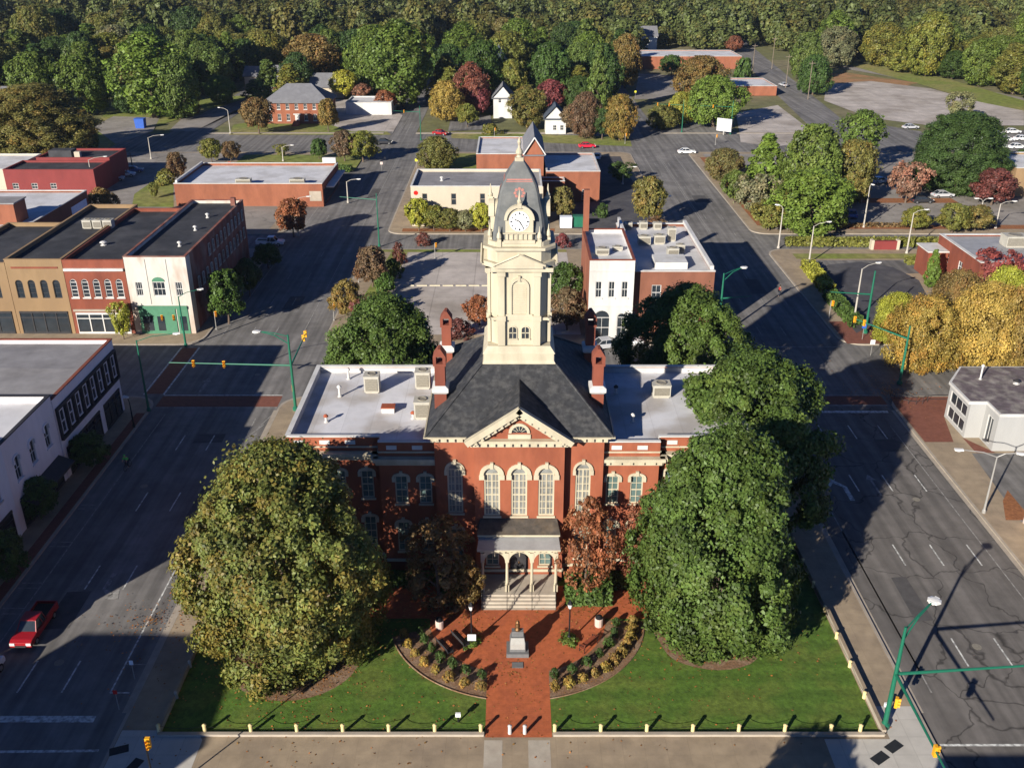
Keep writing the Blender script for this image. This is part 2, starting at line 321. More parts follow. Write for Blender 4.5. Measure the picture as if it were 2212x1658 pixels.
def flat_building(name, label, x0, x1, y0, y1, h, wall, roof, par=.5, cop=None, ops=None, wmat=None, frame=None, group=None, win=None, cat='building', backmat=None, roofdrop=None, copw=.3):
    """box building with recessed openings, a roof sheet below a parapet and a coping; returns (thing, walls)"""
    t = thing(name, label, cat, (x0, y0, 0), 0, group); W_ = walls4(x0, x1, y0, y1); mb = MB(); ops = ops or {}
    for k, L in (('S', x1-x0), ('E', y1-y0), ('N', x1-x0), ('W', y1-y0)): W_[k].face(mb, L, 0, h, ops.get(k, ()))
    e = .25; zr = h-par
    mb.quad((x0+e,y0+e,zr),(x1-e,y0+e,zr),(x1-e,y0+e,h),(x0+e,y0+e,h)); mb.quad((x0+e,y1-e,zr),(x1-e,y1-e,zr),(x1-e,y1-e,h),(x0+e,y1-e,h))
    mb.quad((x0+e,y0+e,zr),(x0+e,y1-e,zr),(x0+e,y1-e,h),(x0+e,y0+e,h)); mb.quad((x1-e,y0+e,zr),(x1-e,y1-e,zr),(x1-e,y1-e,h),(x1-e,y0+e,h))
    mb.build('wall', wall, t)
    MB().quad((x0+e,y0+e,zr+.02),(x1-e,y0+e,zr+.02),(x1-e,y1-e,zr+.02),(x0+e,y1-e,zr+.02)).build('roof', roof, t)
    c = MB(); o = .06
    c.box(x0-o,x1+o,y0-o,y0+copw,h+.003,h+.12); c.box(x0-o,x1+o,y1-copw,y1+o,h+.003,h+.12); c.box(x0-o,x0+copw,y0+copw,y1-copw,h+.003,h+.118); c.box(x1-copw,x1+o,y0+copw,y1-copw,h+.003,h+.118)
    c.build('coping', cop or wall, t)
    kw = dict(frame=frame or MAT['white'], glass=wmat or MAT['glass']); kw.update(win or {})
    for k, l in ops.items():
        for op in l: W_[k].window(t, op, **kw)
    return t, W_
def roof_unit(x, y, z, sx=1.6, sy=1.4, sz=1.2, label='beige rooftop air unit', face=True):
    t = thing('air_conditioner', label, 'rooftop unit', (x, y, z))
    b = MB(); b.box(-sx/2, sx/2, -sy/2, sy/2, .15, sz); b.box(-sx/2-.04, sx/2+.04, -sy/2-.04, sy/2+.04, sz+.002, sz+.08); b.box(-sx/2+.1, sx/2-.1, -sy/2+.1, sy/2-.1, 0, .148)
    b.build('casing', MAT['hvac'], t, world=False)
    l = MB()
    for i in range(7): z0 = .3+i*(sz-.45)/7; l.box(-sx/2+.12, sx/2-.12, -sy/2-.05, -sy/2-.003, z0, z0+(sz-.45)/9)
    l.build('louvre', MAT['louvre'], t, world=False)
    MB().lathe([(sz+.082, sx*.3), (sz+.16, sx*.3), (sz+.161, sx*.24), (sz+.11, sx*.2)], n=14).build('fan', MAT['louvre'], t, world=False)
    return t
def vent(x, y, z, h=.6, label='roof vent pipe', cap='rust', r=.11):
    t = thing('vent_pipe', label, 'vent pipe', (x, y, z)); MB().lathe([(0, r*1.8), (.08, r*1.8), (.1, r), (h, r)], n=8).build('pipe', MAT['white'], t, world=False)
    MB().lathe([(h+.002, r*1.9), (h+.06, r*2.1), (h+.2, r*1.2), (h+.26, .02)], n=8).build('cap', MAT[cap], t, world=False); return t

# ---------------------------------------------------------------- trees
def crown_mesh(seed, r, H, zb, env, nl, n, leaf, lob=.36, fill=.16, rough=.15):
    """leaf faces on many small clumps spread over the crown, with a looser fill inside"""
    g = np.random.default_rng(seed); P = []; Nn = []; Ti = []; Wa = []
    nf = max(3, nl//8); ph = g.uniform(0, 6.28, 6)
    for i in range(nl+nf):
        inn = i >= nl; t = (i+.5)/nl if not inn else (i-nl+.5)/nf; t = float(np.clip(t+g.normal(0, .02), .01, .99))
        e = env(t); a = i*2.39996+g.normal(0, .3); wob = 1+rough*(math.sin(2*a+ph[0]+5*t)+.7*math.sin(3*a+ph[1]-7*t)+.6*math.sin(5*a+ph[2]+11*t))
        lr = r*(lob*g.uniform(.7, 1.35)*(.55+.45*e) if not inn else .34*(.4+.6*e)); per = int((1-fill)*n/nl) if not inn else int(fill*n/nf)
        rad = (max(.05, r*e*wob-lr*.85) if not inn else r*e*.5)+r*(g.normal(0, .055) if not inn else 0); z = zb+(H-zb)*t
        if not inn: z -= lr*.4*max(0, (t-.6)*2)
        c = np.array([rad*math.cos(a), rad*math.sin(a), z]); d = g.normal(size=(per*2+4, 3)); d /= np.linalg.norm(d, axis=1)[:, None]
        o = c-np.array([0, 0, zb+(H-zb)*.40]); o /= max(.01, np.linalg.norm(o)); d = d[(d@o) > -.4][:per]; k = len(d)
        rr = lr*np.clip(g.normal(.88, .26, k), .2, 1.55); p = c+d*rr[:, None]; p[:, 2] = np.minimum(np.maximum(p[:, 2], zb*.5), H*1.01)
        nv = d*.7+o*.5+g.normal(0, .5, (k, 3))+np.array([0, 0, .2]); nv /= np.linalg.norm(nv, axis=1)[:, None]
        P.append(p); Nn.append(nv); lt = np.clip(g.normal(.48, .17), .05, .95)
        Ti.append(np.clip(lt+g.normal(0, .17, k), 0, 1)); lw = g.random()**2; Wa.append(np.clip(lw*.8+g.normal(0, .22, k), 0, 1))
    P = np.concatenate(P); N = np.concatenate(Nn); k = len(P); T = np.concatenate(Ti); Wm = np.concatenate(Wa)
    q = g.normal(size=(k, 3)); t1 = np.cross(N, q); t1 /= np.linalg.norm(t1, axis=1)[:, None]; t2 = np.cross(N, t1)
    a = (leaf*g.uniform(.55, 1.3, k))[:, None]; b = a*g.uniform(.5, .8, k)[:, None]
    V = np.stack([P-t1*a, P-t2*b+N*a*.12, P+t1*a, P+t2*b+N*a*.12], 1).reshape(-1, 3)
    V = V/np.array([r, r, H])
    return V, T, Wm
def mesh_np(name, V, T, Wm, mats):
    k = len(V)//4; me = bpy.data.meshes.new(name); me.vertices.add(k*4); me.loops.add(k*4); me.polygons.add(k)
    me.vertices.foreach_set('co', V.astype(np.float32).ravel()); me.loops.foreach_set('vertex_index', np.arange(k*4, dtype=np.int32))
    me.polygons.foreach_set('loop_start', np.arange(0, k*4, 4, dtype=np.int32)); me.polygons.foreach_set('loop_total', np.full(k, 4, dtype=np.int32))
    for nme, arr in (('tint', T), ('warm', Wm)): me.attributes.new(nme, 'FLOAT', 'FACE').data.foreach_set('value', arr.astype(np.float32))
    me.update(); me.validate()
    for m in mats: me.materials.append(m)
    return me
ENV = dict(mag=lambda t: .72+2.3*t if t < .12 else (1.0 if t < .38 else max(.2, 1-.62*((t-.38)/.62)**1.25-.18*max(0, (t-.88)/.12))), block=lambda t: (.75+1.6*t if t < .15 else .99-.12*(t-.15)) if t < .6 else math.sqrt(max(.02, 1-((t-.45)/.57)**2))*.97, round=lambda t: math.sqrt(max(0, 1-(1.75*(t-.43))**2)), oval=lambda t: math.sqrt(max(.02, 1-(1.9*(t-.45))**2)), cone=lambda t: .18+.86*(1-t)**.75 if t > .15 else .6+2.6*t,
    dome=lambda t: math.sqrt(max(.01, 1-t*t*.98)) if t > .12 else .93, spread=lambda t: .45+.62*math.sin(min(1, t*1.05)*math.pi*.62) if t < .8 else 1.0-(t-.8)*2.2, bush=lambda t: math.sqrt(max(.02, 1-(t*.95)**2)), poplar=lambda t: math.sqrt(max(.02, 1-(1.95*(t-.48))**2)))
def trunk_mesh(seed, r, H, zb, n=7, limbs=5, rt=None, name='trunk'):
    g = random.Random(seed); mb = MB(); rt = rt or H*.022; p = Vector((0, 0, 0)); top = zb+(H-zb)*.55; pts = [(p.copy(), rt*1.35)]
    for i in range(1, 5): p = Vector((g.uniform(-1, 1)*rt*.8, g.uniform(-1, 1)*rt*.8, top*i/4)); pts.append((p, rt*(1.05-.2*i)))
    for (a, ra), (b, rb) in zip(pts, pts[1:]): mb.tube(a, b, ra, rb, n, cap=False)
    for i in range(limbs):
        z0 = zb*.75+(top-zb*.75)*i/limbs*.8; an = i*2.4+g.random(); L = r*g.uniform(.45, .8)
        a = Vector((0, 0, z0)); b = a+Vector((math.cos(an)*L*.5, math.sin(an)*L*.5, L*.45)); c = b+Vector((math.cos(an+.3)*L*.5, math.sin(an+.3)*L*.5, L*.35))
        mb.tube(a, b, rt*.5, rt*.3, 5, cap=False); mb.tube(b, c, rt*.3, rt*.1, 5, cap=False)
    for i, v in enumerate(mb.v): mb.v[i] = (v[0]/r, v[1]/r, v[2]/H)
    me = bpy.data.meshes.new(name); me.from_pydata(mb.v, [], mb.f); me.materials.append(MAT['bark']); me.update(); return me
PROTO = {}
def proto(kind, seed=0):
    k = (kind, seed)
    if k in PROTO: return PROTO[k]
    S = dict(big=('round',7.1,18,.9,520,135000,.150,.105), magnolia=('mag',6.4,16.5,.6,420,125000,.155,.112), magnolia2=('oval',6.4,16.5,1.0,380,115000,.155,.118), street=('round',3,7,1.9,70,7000,.20,.2),
        small=('spread',2.6,5.5,1.2,46,3600,.18,.2), red=('oval',2.9,9.5,.9,100,5200,.16,.16), far=('round',7.5,16,1.8,170,16000,.34,.16), fartall=('oval',6.5,21,2.0,180,16000,.34,.16), farcone=('cone',4,14,1.0,110,7000,.34,.18),
        yellow=('round',6.5,11.5,1.2,170,40000,.17,.17), bush=('bush',1,1,.02,16,800,.12,.3), shrub=('bush',1.6,2.6,.1,24,1500,.16,.28), pine=('round',5,16,6.5,60,5000,.32,.2))[kind]
    env, r, H, zb, nl, n, leaf, lob = S; sd = hash(kind) % 1 + seed*17+len(kind)*101
    V, T, Wm = crown_mesh(sd, r, H, zb, ENV[env], nl, n, leaf, lob)
    PROTO[k] = (mesh_np('foliage', V, T, Wm, [LEAF]), trunk_mesh(sd, r, H, zb if zb > .3 else .3, limbs=5 if n > 2000 else 3)); return PROTO[k]
COL = dict(green=(0.113,0.167,0.032,.12), dark=(0.056,0.099,0.024,.08), olive=(0.157,0.173,0.039,.25), olivebrown=(0.157,0.153,0.045,.35), brown=(.15,.11,.052,.3), yellow=(.33,.25,.06,.12), gold=(.28,.215,.055,.3), redbrown=(.22,.095,.05,.3), red=(.20,.06,.055,.25),
    maroon=(.125,.05,.04,.3), orange=(.185,.14,.043,.3), magnolia=(0.076,0.124,0.026,.15), maple=(0.135,0.162,0.039,.5), bright=(0.124,0.189,0.032,.08), greygreen=(0.184,0.194,0.092,.2), purple=(0.205,0.124,0.092,.4), hedge=(0.070,0.119,0.027,.1), yellowgreen=(0.281,0.292,0.043,.15))
def tree(label, x, y, r, H, kind, col, group=None, name='tree', cat='tree', parts=True, seed=None, rot=None, jit=.12):
    cm, tm = proto(kind, rnd.randrange(4) if seed is None else seed); c = COL[col]
    k = [1+rnd.uniform(-jit, jit) for _ in range(3)]; oc = (c[0]*k[0], c[1]*k[0]*(1+(k[1]-1)*.4), c[2]*k[2], c[3])
    if parts: t = thing(name, label, cat, (x, y, 0), rnd.uniform(0, 6.28) if rot is None else rot, group)
    else:
        t = bpy.data.objects.new(name, cm); C.collection.objects.link(t); t.location = (x, y, 0); t.rotation_euler = (0, 0, rnd.uniform(0, 6.28)); tag(t, label, cat, group)
    t.scale = (r, r, H)
    if parts:
        o = link(bpy.data.objects.new('crown', cm), t, False); o.color = oc; link(bpy.data.objects.new('trunk', tm), t, False)
    else: t.color = oc
    return t
def treeD(label, xd, base, top, wd, kind, col, **k):
    x, y = G(xd, base); H = Hh(top, y); r = wd/2/PXM(y, H*.5); return tree(label, x, y, r, max(H, .5), kind, col, **k)

def sheet(name, P, z, mat, kind='structure', label=None):
    o = MB().poly([(x, y, z) for x, y in P]).build(name, MAT[mat]); return tag(o, label, kind=kind)
def rect(x0, x1, y0, y1): return [(x0,y0),(x1,y0),(x1,y1),(x0,y1)]
def slab_block(name, x0, x1, y0, y1, mat='sidewalk', r=3.0, z=.14):
    P = []
    for cx, cy, a0 in ((x1-r,y0+r,-90),(x1-r,y1-r,0),(x0+r,y1-r,90),(x0+r,y0+r,180)):
        P += [(cx+r*math.cos(R(a0+18*i)), cy+r*math.sin(R(a0+18*i))) for i in range(6)]
    o = MB().prism(P, -.05, z, 0, 1).build(name, [MAT['kerb'], MAT[mat]]); tag(o, kind='structure')
    q = MB(); n = len(P)   # kerb stone ring
    cx, cy = (x0+x1)/2, (y0+y1)/2
    I = [(px-.25*(1 if px > cx else -1)*(1 if abs(px-cx) > .1 else 0), py-.25*(1 if py > cy else -1)) for px, py in P]
    for i in range(n): j = (i+1) % n; q.quad((*P[i], z+.004), (*P[j], z+.004), (*I[j], z+.004), (*I[i], z+.004))
    tag(q.build('kerb', MAT['kerb']), kind='structure'); return o

# ---------------------------------------------------------------- ground, streets, blocks
tag(MB().box(-1850, 1850, -110, 2250, -1.0, -.08).build('ground', MAT['ground']), kind='structure')
tag(MB().box(-140, 140, -60, 272, -.5, 0).build('streets', MAT['asphalt']), kind='structure')
sheet('cracked_street_surface', rect(28.9, 44.5, 43.5, 101), .004, 'asphalt_cracked')
def road(n, P, mat='asphalt', z=-.03): sheet(n, P, z, mat)
road('north_street', rect(-35.8, -26.8, 272.01, 900)); road('north_street', rect(33, 41, 272.01, 420)); road('side_street', rect(-96, -85, 272.01, 500))
road('avenue', rect(-420, -140.01, 247, 271)); road('avenue', rect(140.01, 420, 247, 271)); road('east_street', [(85,272.01),(97,272.01),(116,470),(150,800),(140,800),(104,470)])
road('far_lane', [G(1795,222), G(1760,130), G(1900,150), G(2212,215), G(2212,228), G(1900,163), G(1775,140), G(1800,225)][1:-1] if 0 else [G(1760,128), G(1900,150), G(2212,212), G(2212,224), G(1900,162), G(1770,140)], 'lot', -.02)
for nme, a in dict(courthouse_block=(-27.3,28.9,43,103.5), west_block=(-140,-42,43,103.5), east_block=(44.5,140,43,103.5), north_block=(-25.6,30,119.5,163), north_west_block=(-140,-42,119.5,163),
        north_east_block=(44.5,140,119.5,163), church_block=(-23.2,30,172.5,246.5), far_west_block=(-140,-42,172.5,246.5), far_east_block=(44.5,140,172.5,246.5), south_west_block=(-140,-42,-58,27), south_block=(-27.3,28.9,-58,27), south_east_block=(44.5,140,-58,27)).items():
    slab_block(nme, *a)
Z1 = .148
sheet('lawn', rect(-24.2, 25.4, 50.0, 101.5), Z1, 'grass')
# brick plaza and path, planting beds
cx, cy = .45, 62.2
arc = lambda r, a0, a1, n=28: [(cx+1.1*r*math.cos(R(a0+(a1-a0)*i/n)), cy+r*math.sin(R(a0+(a1-a0)*i/n))) for i in range(n+1)]
a_in = math.degrees(math.acos(2.3/7.04)); a_out = math.degrees(math.acos(2.3/10.12))
P = [(-13, 66.5), (-13, 62.2)]+arc(6.4, 180, 180+90-(90-a_in), 20)+[(-1.85, 49.55), (2.75, 49.55)]+arc(6.4, 360-a_in, 360, 20)+[(13.5, 62.2), (13.5, 66.5)]
sheet('brick_plaza', P, Z1+.008, 'paver')
for s in (0, 1):
    if s == 0: B = arc(9.2, 194, 180+a_out, 20)+arc(6.4, 180+a_in, 190, 20)
    else: B = arc(9.2, 360-a_out, 358, 20)+arc(6.4, 358, 360-a_in, 20)
    sheet('planting_bed', B, Z1+.004, 'mulch')
    q = MB(); A = arc(9.2, 194, 180+a_out, 20) if s == 0 else arc(9.2, 360-a_out, 358, 20)
    for a, b in zip(A, A[1:]): q.tube((*a, Z1+.02), (*b, Z1+.02), .06, .06, 5)
    tag(q.build('bed_edging', MAT['mulch']), kind='structure')
sheet('tree_bed', [(15.5+4.3*math.cos(t/32*6.283)*(1+.05*math.sin(t)), 60.2+4.0*math.sin(t/32*6.283)) for t in range(32)], Z1+.004, 'mulch')
sheet('tree_bed', [(-16.5+5*math.cos(t/32*6.283), 57.6+4.6*math.sin(t/32*6.283)) for t in range(32)], Z1+.004, 'mulch')
sheet('rear_terrace', rect(-24, 25.2, 86, 101.4), Z1+.004, 'lot')
# pale new concrete at the two front corners, tactile pads, patched slabs on the walk
for k, x0, x1 in ((0, -27.0, -21.2), (1, 21.4, 28.6)):
    sheet('corner_ramp', [(x0, 43.3), (x1, 43.3), (x1, 49.3), (x1-.6 if k == 0 else x1, 50.2), (x0 if k == 0 else x0+2.3, 50.2 if k == 0 else 49.4), (x0, 49.2)] if k == 0 else [(x0, 43.3), (x1, 43.3), (x1, 52.5), (25.9, 52.5), (25.9, 49.4), (x0, 49.4)], .1475, 'new_concrete')
for (px, py, rz) in ((258, 1623, .35), (290, 1657, 1.2), (1900, 1640, .6), (1930, 1615, .6)):
    x, y = G(px, py); c_, s_ = math.cos(rz), math.sin(rz)
    sheet('tactile_pad', [(x+c_*a-s_*b, y+s_*a+c_*b) for a, b in ((-.62,-.36),(.62,-.36),(.62,.36),(-.62,.36))], .155, 'tactile')
for x0, x1 in ((-1.9, -.65), (1.1, 2.6)): sheet('walk_patch', rect(x0, x1, 43.3, 49.3), .146, 'stone')
# north block and beyond
sheet('gravel_lot', [(-19.8, 123), (9.5, 123), (9.5, 161), (-18, 161)], .15, 'slab')
sheet('verge', rect(-24.5, 9.5, 161.2, 162.6), .15, 'field'); sheet('verge', [(-23.8, 123), (-20, 123), (-18.2, 161), (-21, 161)], .15, 'field')
sheet('oval_lot', [G(*p, .14) for p in ((1752,590),(1790,572),(1860,566),(1930,578),(1985,606),(2003,640),(1985,668),(1930,690),(1880,705),(1850,720),(1810,670),(1775,620))], .157, 'asphalt_dark')
sheet('drive', [(48, 149.5), (110, 149.5), (110, 156.5), (49, 156.5)], .15, 'asphalt')
sheet('verge', rect(48.5, 76, 157.3, 160.2), .15, 'field')
sheet('brick_terrace', [(44.9, 101.3), (44.9, 92), (48, 92), (49.5, 98.3), (60, 102.5), (60, 103.3), (45.2, 103.3)], .15, 'paver_dark')
sheet('brick_terrace', [(45.2, 119.8), (45.2, 128), (52, 128), (55, 119.8)], .15, 'paver_dark')
sheet('brick_terrace', [(49.4, 89.6), (51.5, 89.6), (49.4, 93)], .15, 'paver_dark')
sheet('side_yard', [(47.8, 76.3), (56, 76.3), (56, 89.5), (48.9, 89.5)], .15, 'asphalt')
sheet('yard_bed', [(46.5, 76.6), (49.0, 76.6), (49.2, 82), (47.8, 80)], .154, 'pinestraw')
sheet('church_lot', rect(9, 27, 176, 241), .15, 'asphalt_dark')
sheet('verge', rect(-20.5, 8, 173.8, 176), .15, 'pinestraw'); sheet('church_lawn', rect(-20.5, 8.5, 219.5, 244.5), .15, 'field')
sheet('car_park', rect(48, 138, 175.5, 244), .15, 'lot'); sheet('side_lot', rect(-68, -45.5, 174.5, 192.4), .15, 'lot'); sheet('planted_strip', rect(46.6, 56, 178, 240), .154, 'pinestraw'); sheet('planted_strip', rect(56.1, 110, 175.6, 178.4), .154, 'pinestraw'); sheet('planted_strip', rect(72, 92, 195, 199), .154, 'pinestraw')
for i in range(10): x = 60+i*2.8; sheet('bay_line', rect(x, x+.12, 181, 186), .156, 'faded')
sheet('west_yard', rect(-138, -70, 173.5, 245.5), .15, 'lot'); sheet('grass_strip', [G(*p, .14) for p in ((285,447),(375,448),(375,400),(340,385),(290,420))], .155, 'field')
sheet('back_yard', rect(-62, -43.5, 157, 162.5), .15, 'lot')
sheet('parking_row', rect(-67, -37, 214, 222), .15, 'asphalt_dark'); sheet('grass_strip', rect(-67, -37, 225, 243), .155, 'field')
# beyond the avenue
F = .03
sheet('office_lawn', [G(*p) for p in ((495,292),(505,270),(560,262),(720,266),(820,272),(845,292))], F, 'field'); sheet('office_drive', [G(*p) for p in ((700,266),(720,215),(815,218),(870,250),(850,285),(760,285))], F+.01, 'slab')
sheet('verge', [G(*p) for p in ((975,299),(975,285),(1360,297),(1365,317),(1180,309))], F, 'field'); sheet('small_lot', [G(*p) for p in ((968,284),(975,250),(1060,250),(1062,280))], F+.006, 'asphalt')
sheet('park_grass', [G(*p) for p in ((195,285),(235,235),(480,210),(560,205),(330,275),(215,330),(190,325))], F, 'field')
sheet('gravel_lot', [G(*p) for p in ((200,275),(245,252),(345,255),(330,285),(250,312))], F+.012, 'lot'); sheet('gravel_lot', [G(*p) for p in ((365,283),(395,255),(520,238),(525,225),(555,215),(420,285))], F+.012, 'lot')
sheet('corner_lot', [G(*p) for p in ((1405,300),(1410,255),(1560,262),(1605,318),(1540,330),(1440,325))], F, 'asphalt')
sheet('slab_lot', [G(*p) for p in ((1600,308),(1590,245),(1680,228),(1755,285),(1735,310),(1670,318))], F+.012, 'slab')
sheet('car_yard', [G(*p) for p in ((1370,215),(1380,160),(1480,165),(1470,200),(1420,215))], F, 'lot')
sheet('pale_yard', [G(*p) for p in ((1780,218),(1785,182),(1880,176),(2010,192),(2120,222),(2212,240),(2212,272),(2010,272),(1880,256))], F+.012, 'slab')
sheet('dirt_bank', [G(*p) for p in ((1775,182),(1790,160),(1830,158),(1900,168),(1985,180),(1950,188),(1880,178))], F, 'dirt')
sheet('green_bank', [G(*p) for p in ((1800,132),(1900,142),(2050,172),(2212,218),(2212,243),(2120,224),(2000,186),(1900,160))], F-.01, 'field')
sheet('junction', [G(*p) for p in ((1790,285),(1850,262),(1990,285),(2000,312),(1900,350),(1840,345))], F+.02, 'asphalt'); sheet('dealer_lot', [G(*p) for p in ((2040,345),(2050,290),(2140,285),(2212,282),(2212,345))], F+.02, 'asphalt')
# kerb line and footways of the avenue
for i, (a, b) in enumerate((((-26.8), (33)), ((41), (85)))): tag(MB().box(a, b, 272.1, 273.6, -.1, .1).build('footway', MAT['kerb']), kind='structure')
tag(MB().box(-85, -35.8, 272.1, 273.6, -.1, .1).build('footway', MAT['kerb']), kind='structure')
# ---------------------------------------------------------------- road markings
mk = MB(); zm = .009
def line(x0, y0, x1, y1, wd=.13, mb=mk, z=zm):
    d = Vector((x1-x0, y1-y0)).normalized(); n_ = Vector((-d.y, d.x))*wd/2
    mb.poly([(x0+n_.x, y0+n_.y, z), (x1+n_.x, y1+n_.y, z), (x1-n_.x, y1-n_.y, z), (x0-n_.x, y0-n_.y, z)])
fd = MB()
for X_ in (-36.1, -32.85):
    for y0 in (54.0, 66.2, 78.4, 90.4): line(X_, y0, X_, y0+3.4)
    for y0 in range(123, 245, 12): line(X_, y0, X_, y0+3.2, .12, fd)
line(-29.3, 54, -29.3, 82); line(-29.3, 86, -29.3, 98, .12, fd); line(-40, 50, -40, 99, .12, fd); line(-29.3, 54, -27.9, 54)
for y0 in (57, 60.4, 66.5, 72.8): line(-29.3, y0, -27.6, y0, .11, fd); line(-41.8, y0+6, -40, y0+6, .11, fd); line(-41.8, y0+6.7, -40, y0+6.7, .11, fd)
line(-36.3, 51.4, -29.4, 51.4, .62); line(-41.8, 48.3, -28.0, 48.5, .22)
line(-41.8, 104.0, -27.5, 104.0, .2); line(-41.8, 100.7, -27.5, 100.7, .18, fd); line(-44.3, 104.2, -44.3, 118.8, .2); line(-41.9, 104.2, -41.9, 118.8, .2)
for X_ in (34.5, 37.85, 41.2):
    for y0 in (56.8, 69.6, 82.0, 93): line(X_, y0, X_, y0+3.2)
    for y0 in range(123, 245, 12): line(X_, y0, X_, y0+3.2, .12, fd)
line(30.6, 54, 30.6, 97, .12, fd); line(30.6, 56, 30.6, 75, .12); line(42.6, 52, 42.6, 96, .1, fd)
line(30.2, 99.6, 43.6, 99.6, .55); line(29.2, 104.0, 44.2, 104.0, .2, fd); line(29.2, 101.3, 44.2, 101.3, .2, fd); line(29.2, 119, 44.2, 119, .2, fd); line(29.2, 49.0, 44, 49.0, .2); line(29, 46.4, 44, 46.4, .2)
for X_ in (-40, -29): line(X_, 123, X_, 160, .12, fd); line(X_+.6, 174, X_+.6, 244, .12, fd)
line(36.5, 174, 36.5, 243, .12, fd); line(36.9, 174, 36.9, 243, .12, fd); line(40.8, 215, 40.8, 244, .14, fd); line(33, 215, 33, 240, .14, fd)
for X_ in (-120, -70, -10, 60, 110): line(X_, 259.3, X_+28, 259.3, .12, fd)
line(-31.3, 273, -31.3, 330, .12, fd); line(-33.5, 273, -33.5, 290, .3, fd); line(-29.5, 273, -29.5, 290, .3, fd)
for i in range(4): line(-30.6+i*.7, 89+i*2.2, -28.6+i*.3, 92+i*2.2, .12, fd)
sheet('brick_strip', rect(-43.3, -42.3, 50, 99), .1475, 'paver_dark')
tag(mk.build('road_marking', MAT['marking']), kind='structure'); tag(fd.build('road_marking', MAT['faded']), kind='structure')
def arrow(x, y, turn, mat, ang=0, s=1.0):
    mb = MB(); mb.T = Matrix.Translation((x, y, zm+.004)) @ Matrix.Rotation(ang, 4, 'Z') @ Matrix.Scale(s, 4)
    if turn == 'left':
        mb.poly([(-.17,-1.7,0),(.17,-1.7,0),(.17,.2,0),(-.17,.2,0)]); mb.poly([(-.17,.2,0),(.17,.2,0),(-.5,1.1,0),(-.8,.8,0)]); mb.poly([(-.35,1.35,0),(-1.05,.15,0),(-1.35,1.35,0)])
    else: mb.poly([(-.09,-1.7,0),(.09,-1.7,0),(.09,.7,0),(-.09,.7,0)]); mb.poly([(-.45,.7,0),(.45,.7,0),(0,1.7,0)])
    tag(mb.build('turn_arrow', MAT[mat]), kind='structure')
arrow(33.3, 82.6, 'left', 'marking', 0, 1.35); arrow(36.4, 83.3, 'ahead', 'faded', 0, 1.2); arrow(-34.4, 66.5, 'left', 'faded', math.pi, 1.2); arrow(-37.8, 107, 'ahead', 'faded', 0, 1.2)
for nm_, P in dict(a=rect(-41.8, -27.5, 100.9, 103.8), b=rect(-44.1, -42.1, 104.4, 118.6), c=rect(29.2, 44.2, 101.5, 103.8)).items(): sheet('brick_crossing', P, .007, 'paver_dark')
# tar seams on the cracked street, lower kerb gutters

for x, y, a, b in ((-37.5, 61, 2.2, 5), (-31, 76, 1.6, 7), (-34.8, 92, 3.2, 2.2), (32.5, 62, 1.5, 6), (39.5, 90, 2.6, 3), (-34, 133, 2.5, 6), (37, 140, 2.4, 7), (-30.5, 200, 2.2, 8), (38, 196, 3, 6), (-6, 111, 6, 2.4), (12, 108, 4, 3)): sheet('asphalt_patch', [(x, y), (x+a, y+.2), (x+a-.1, y+b), (x+.1, y+b-.15)], .006, 'asphalt_patch')
for i, (x, y, lab) in enumerate(((-34.4, 57.2, 'round iron manhole cover in the left street near the corner'), (-36.9, 83, 'round iron manhole cover in the left street before the framed shop'), (36.1, 59, 'round iron manhole cover in the cracked right street near the front'), (39.6, 80.5, 'round iron manhole cover in the cracked right street beside the arrows'), (-32, 110, 'round iron manhole cover in the left crossing'))):
    o = MB().lathe([(0, .36), (.012, .36)], (x, y, .006), 16).build('manhole_cover', MAT['louvre']); tag(o, lab, 'manhole cover')
for X0 in (28.35,): tag(MB().box(28.86, 29.25, 52, 100, -.01, .012).build('gutter', MAT['kerb']), kind='structure')
tag(MB().box(44.1, 44.55, 48, 100, -.01, .012).build('gutter', MAT['kerb']), kind='structure'); tag(MB().box(-27.7, -27.25, 52, 100, -.01, .012).build('gutter', MAT['kerb']), kind='structure')

# ---------------------------------------------------------------- the courthouse
AX = .58
ch = thing('courthouse', 'red brick courthouse with cream clock tower on the central lawn', 'courthouse', (AX, 63.3, 0))
BR, CR, WH = MAT['courthouse_brick'], MAT['cream'], MAT['white']
def chain_wall(pts, z0, z1, opsets, mb):
    out = []
    for i, (a, b) in enumerate(zip(pts, pts[1:])):
        d = Vector((b[0]-a[0], b[1]-a[1])); L = d.length; u = d/L; w_ = Wall(a, (u.x, u.y), (u.y, -u.x)); w_.face(mb, L, z0, z1, opsets.get(i, ())); out.append((w_, L))
    return out
XL, XR = AX-19.2, AX+19.2
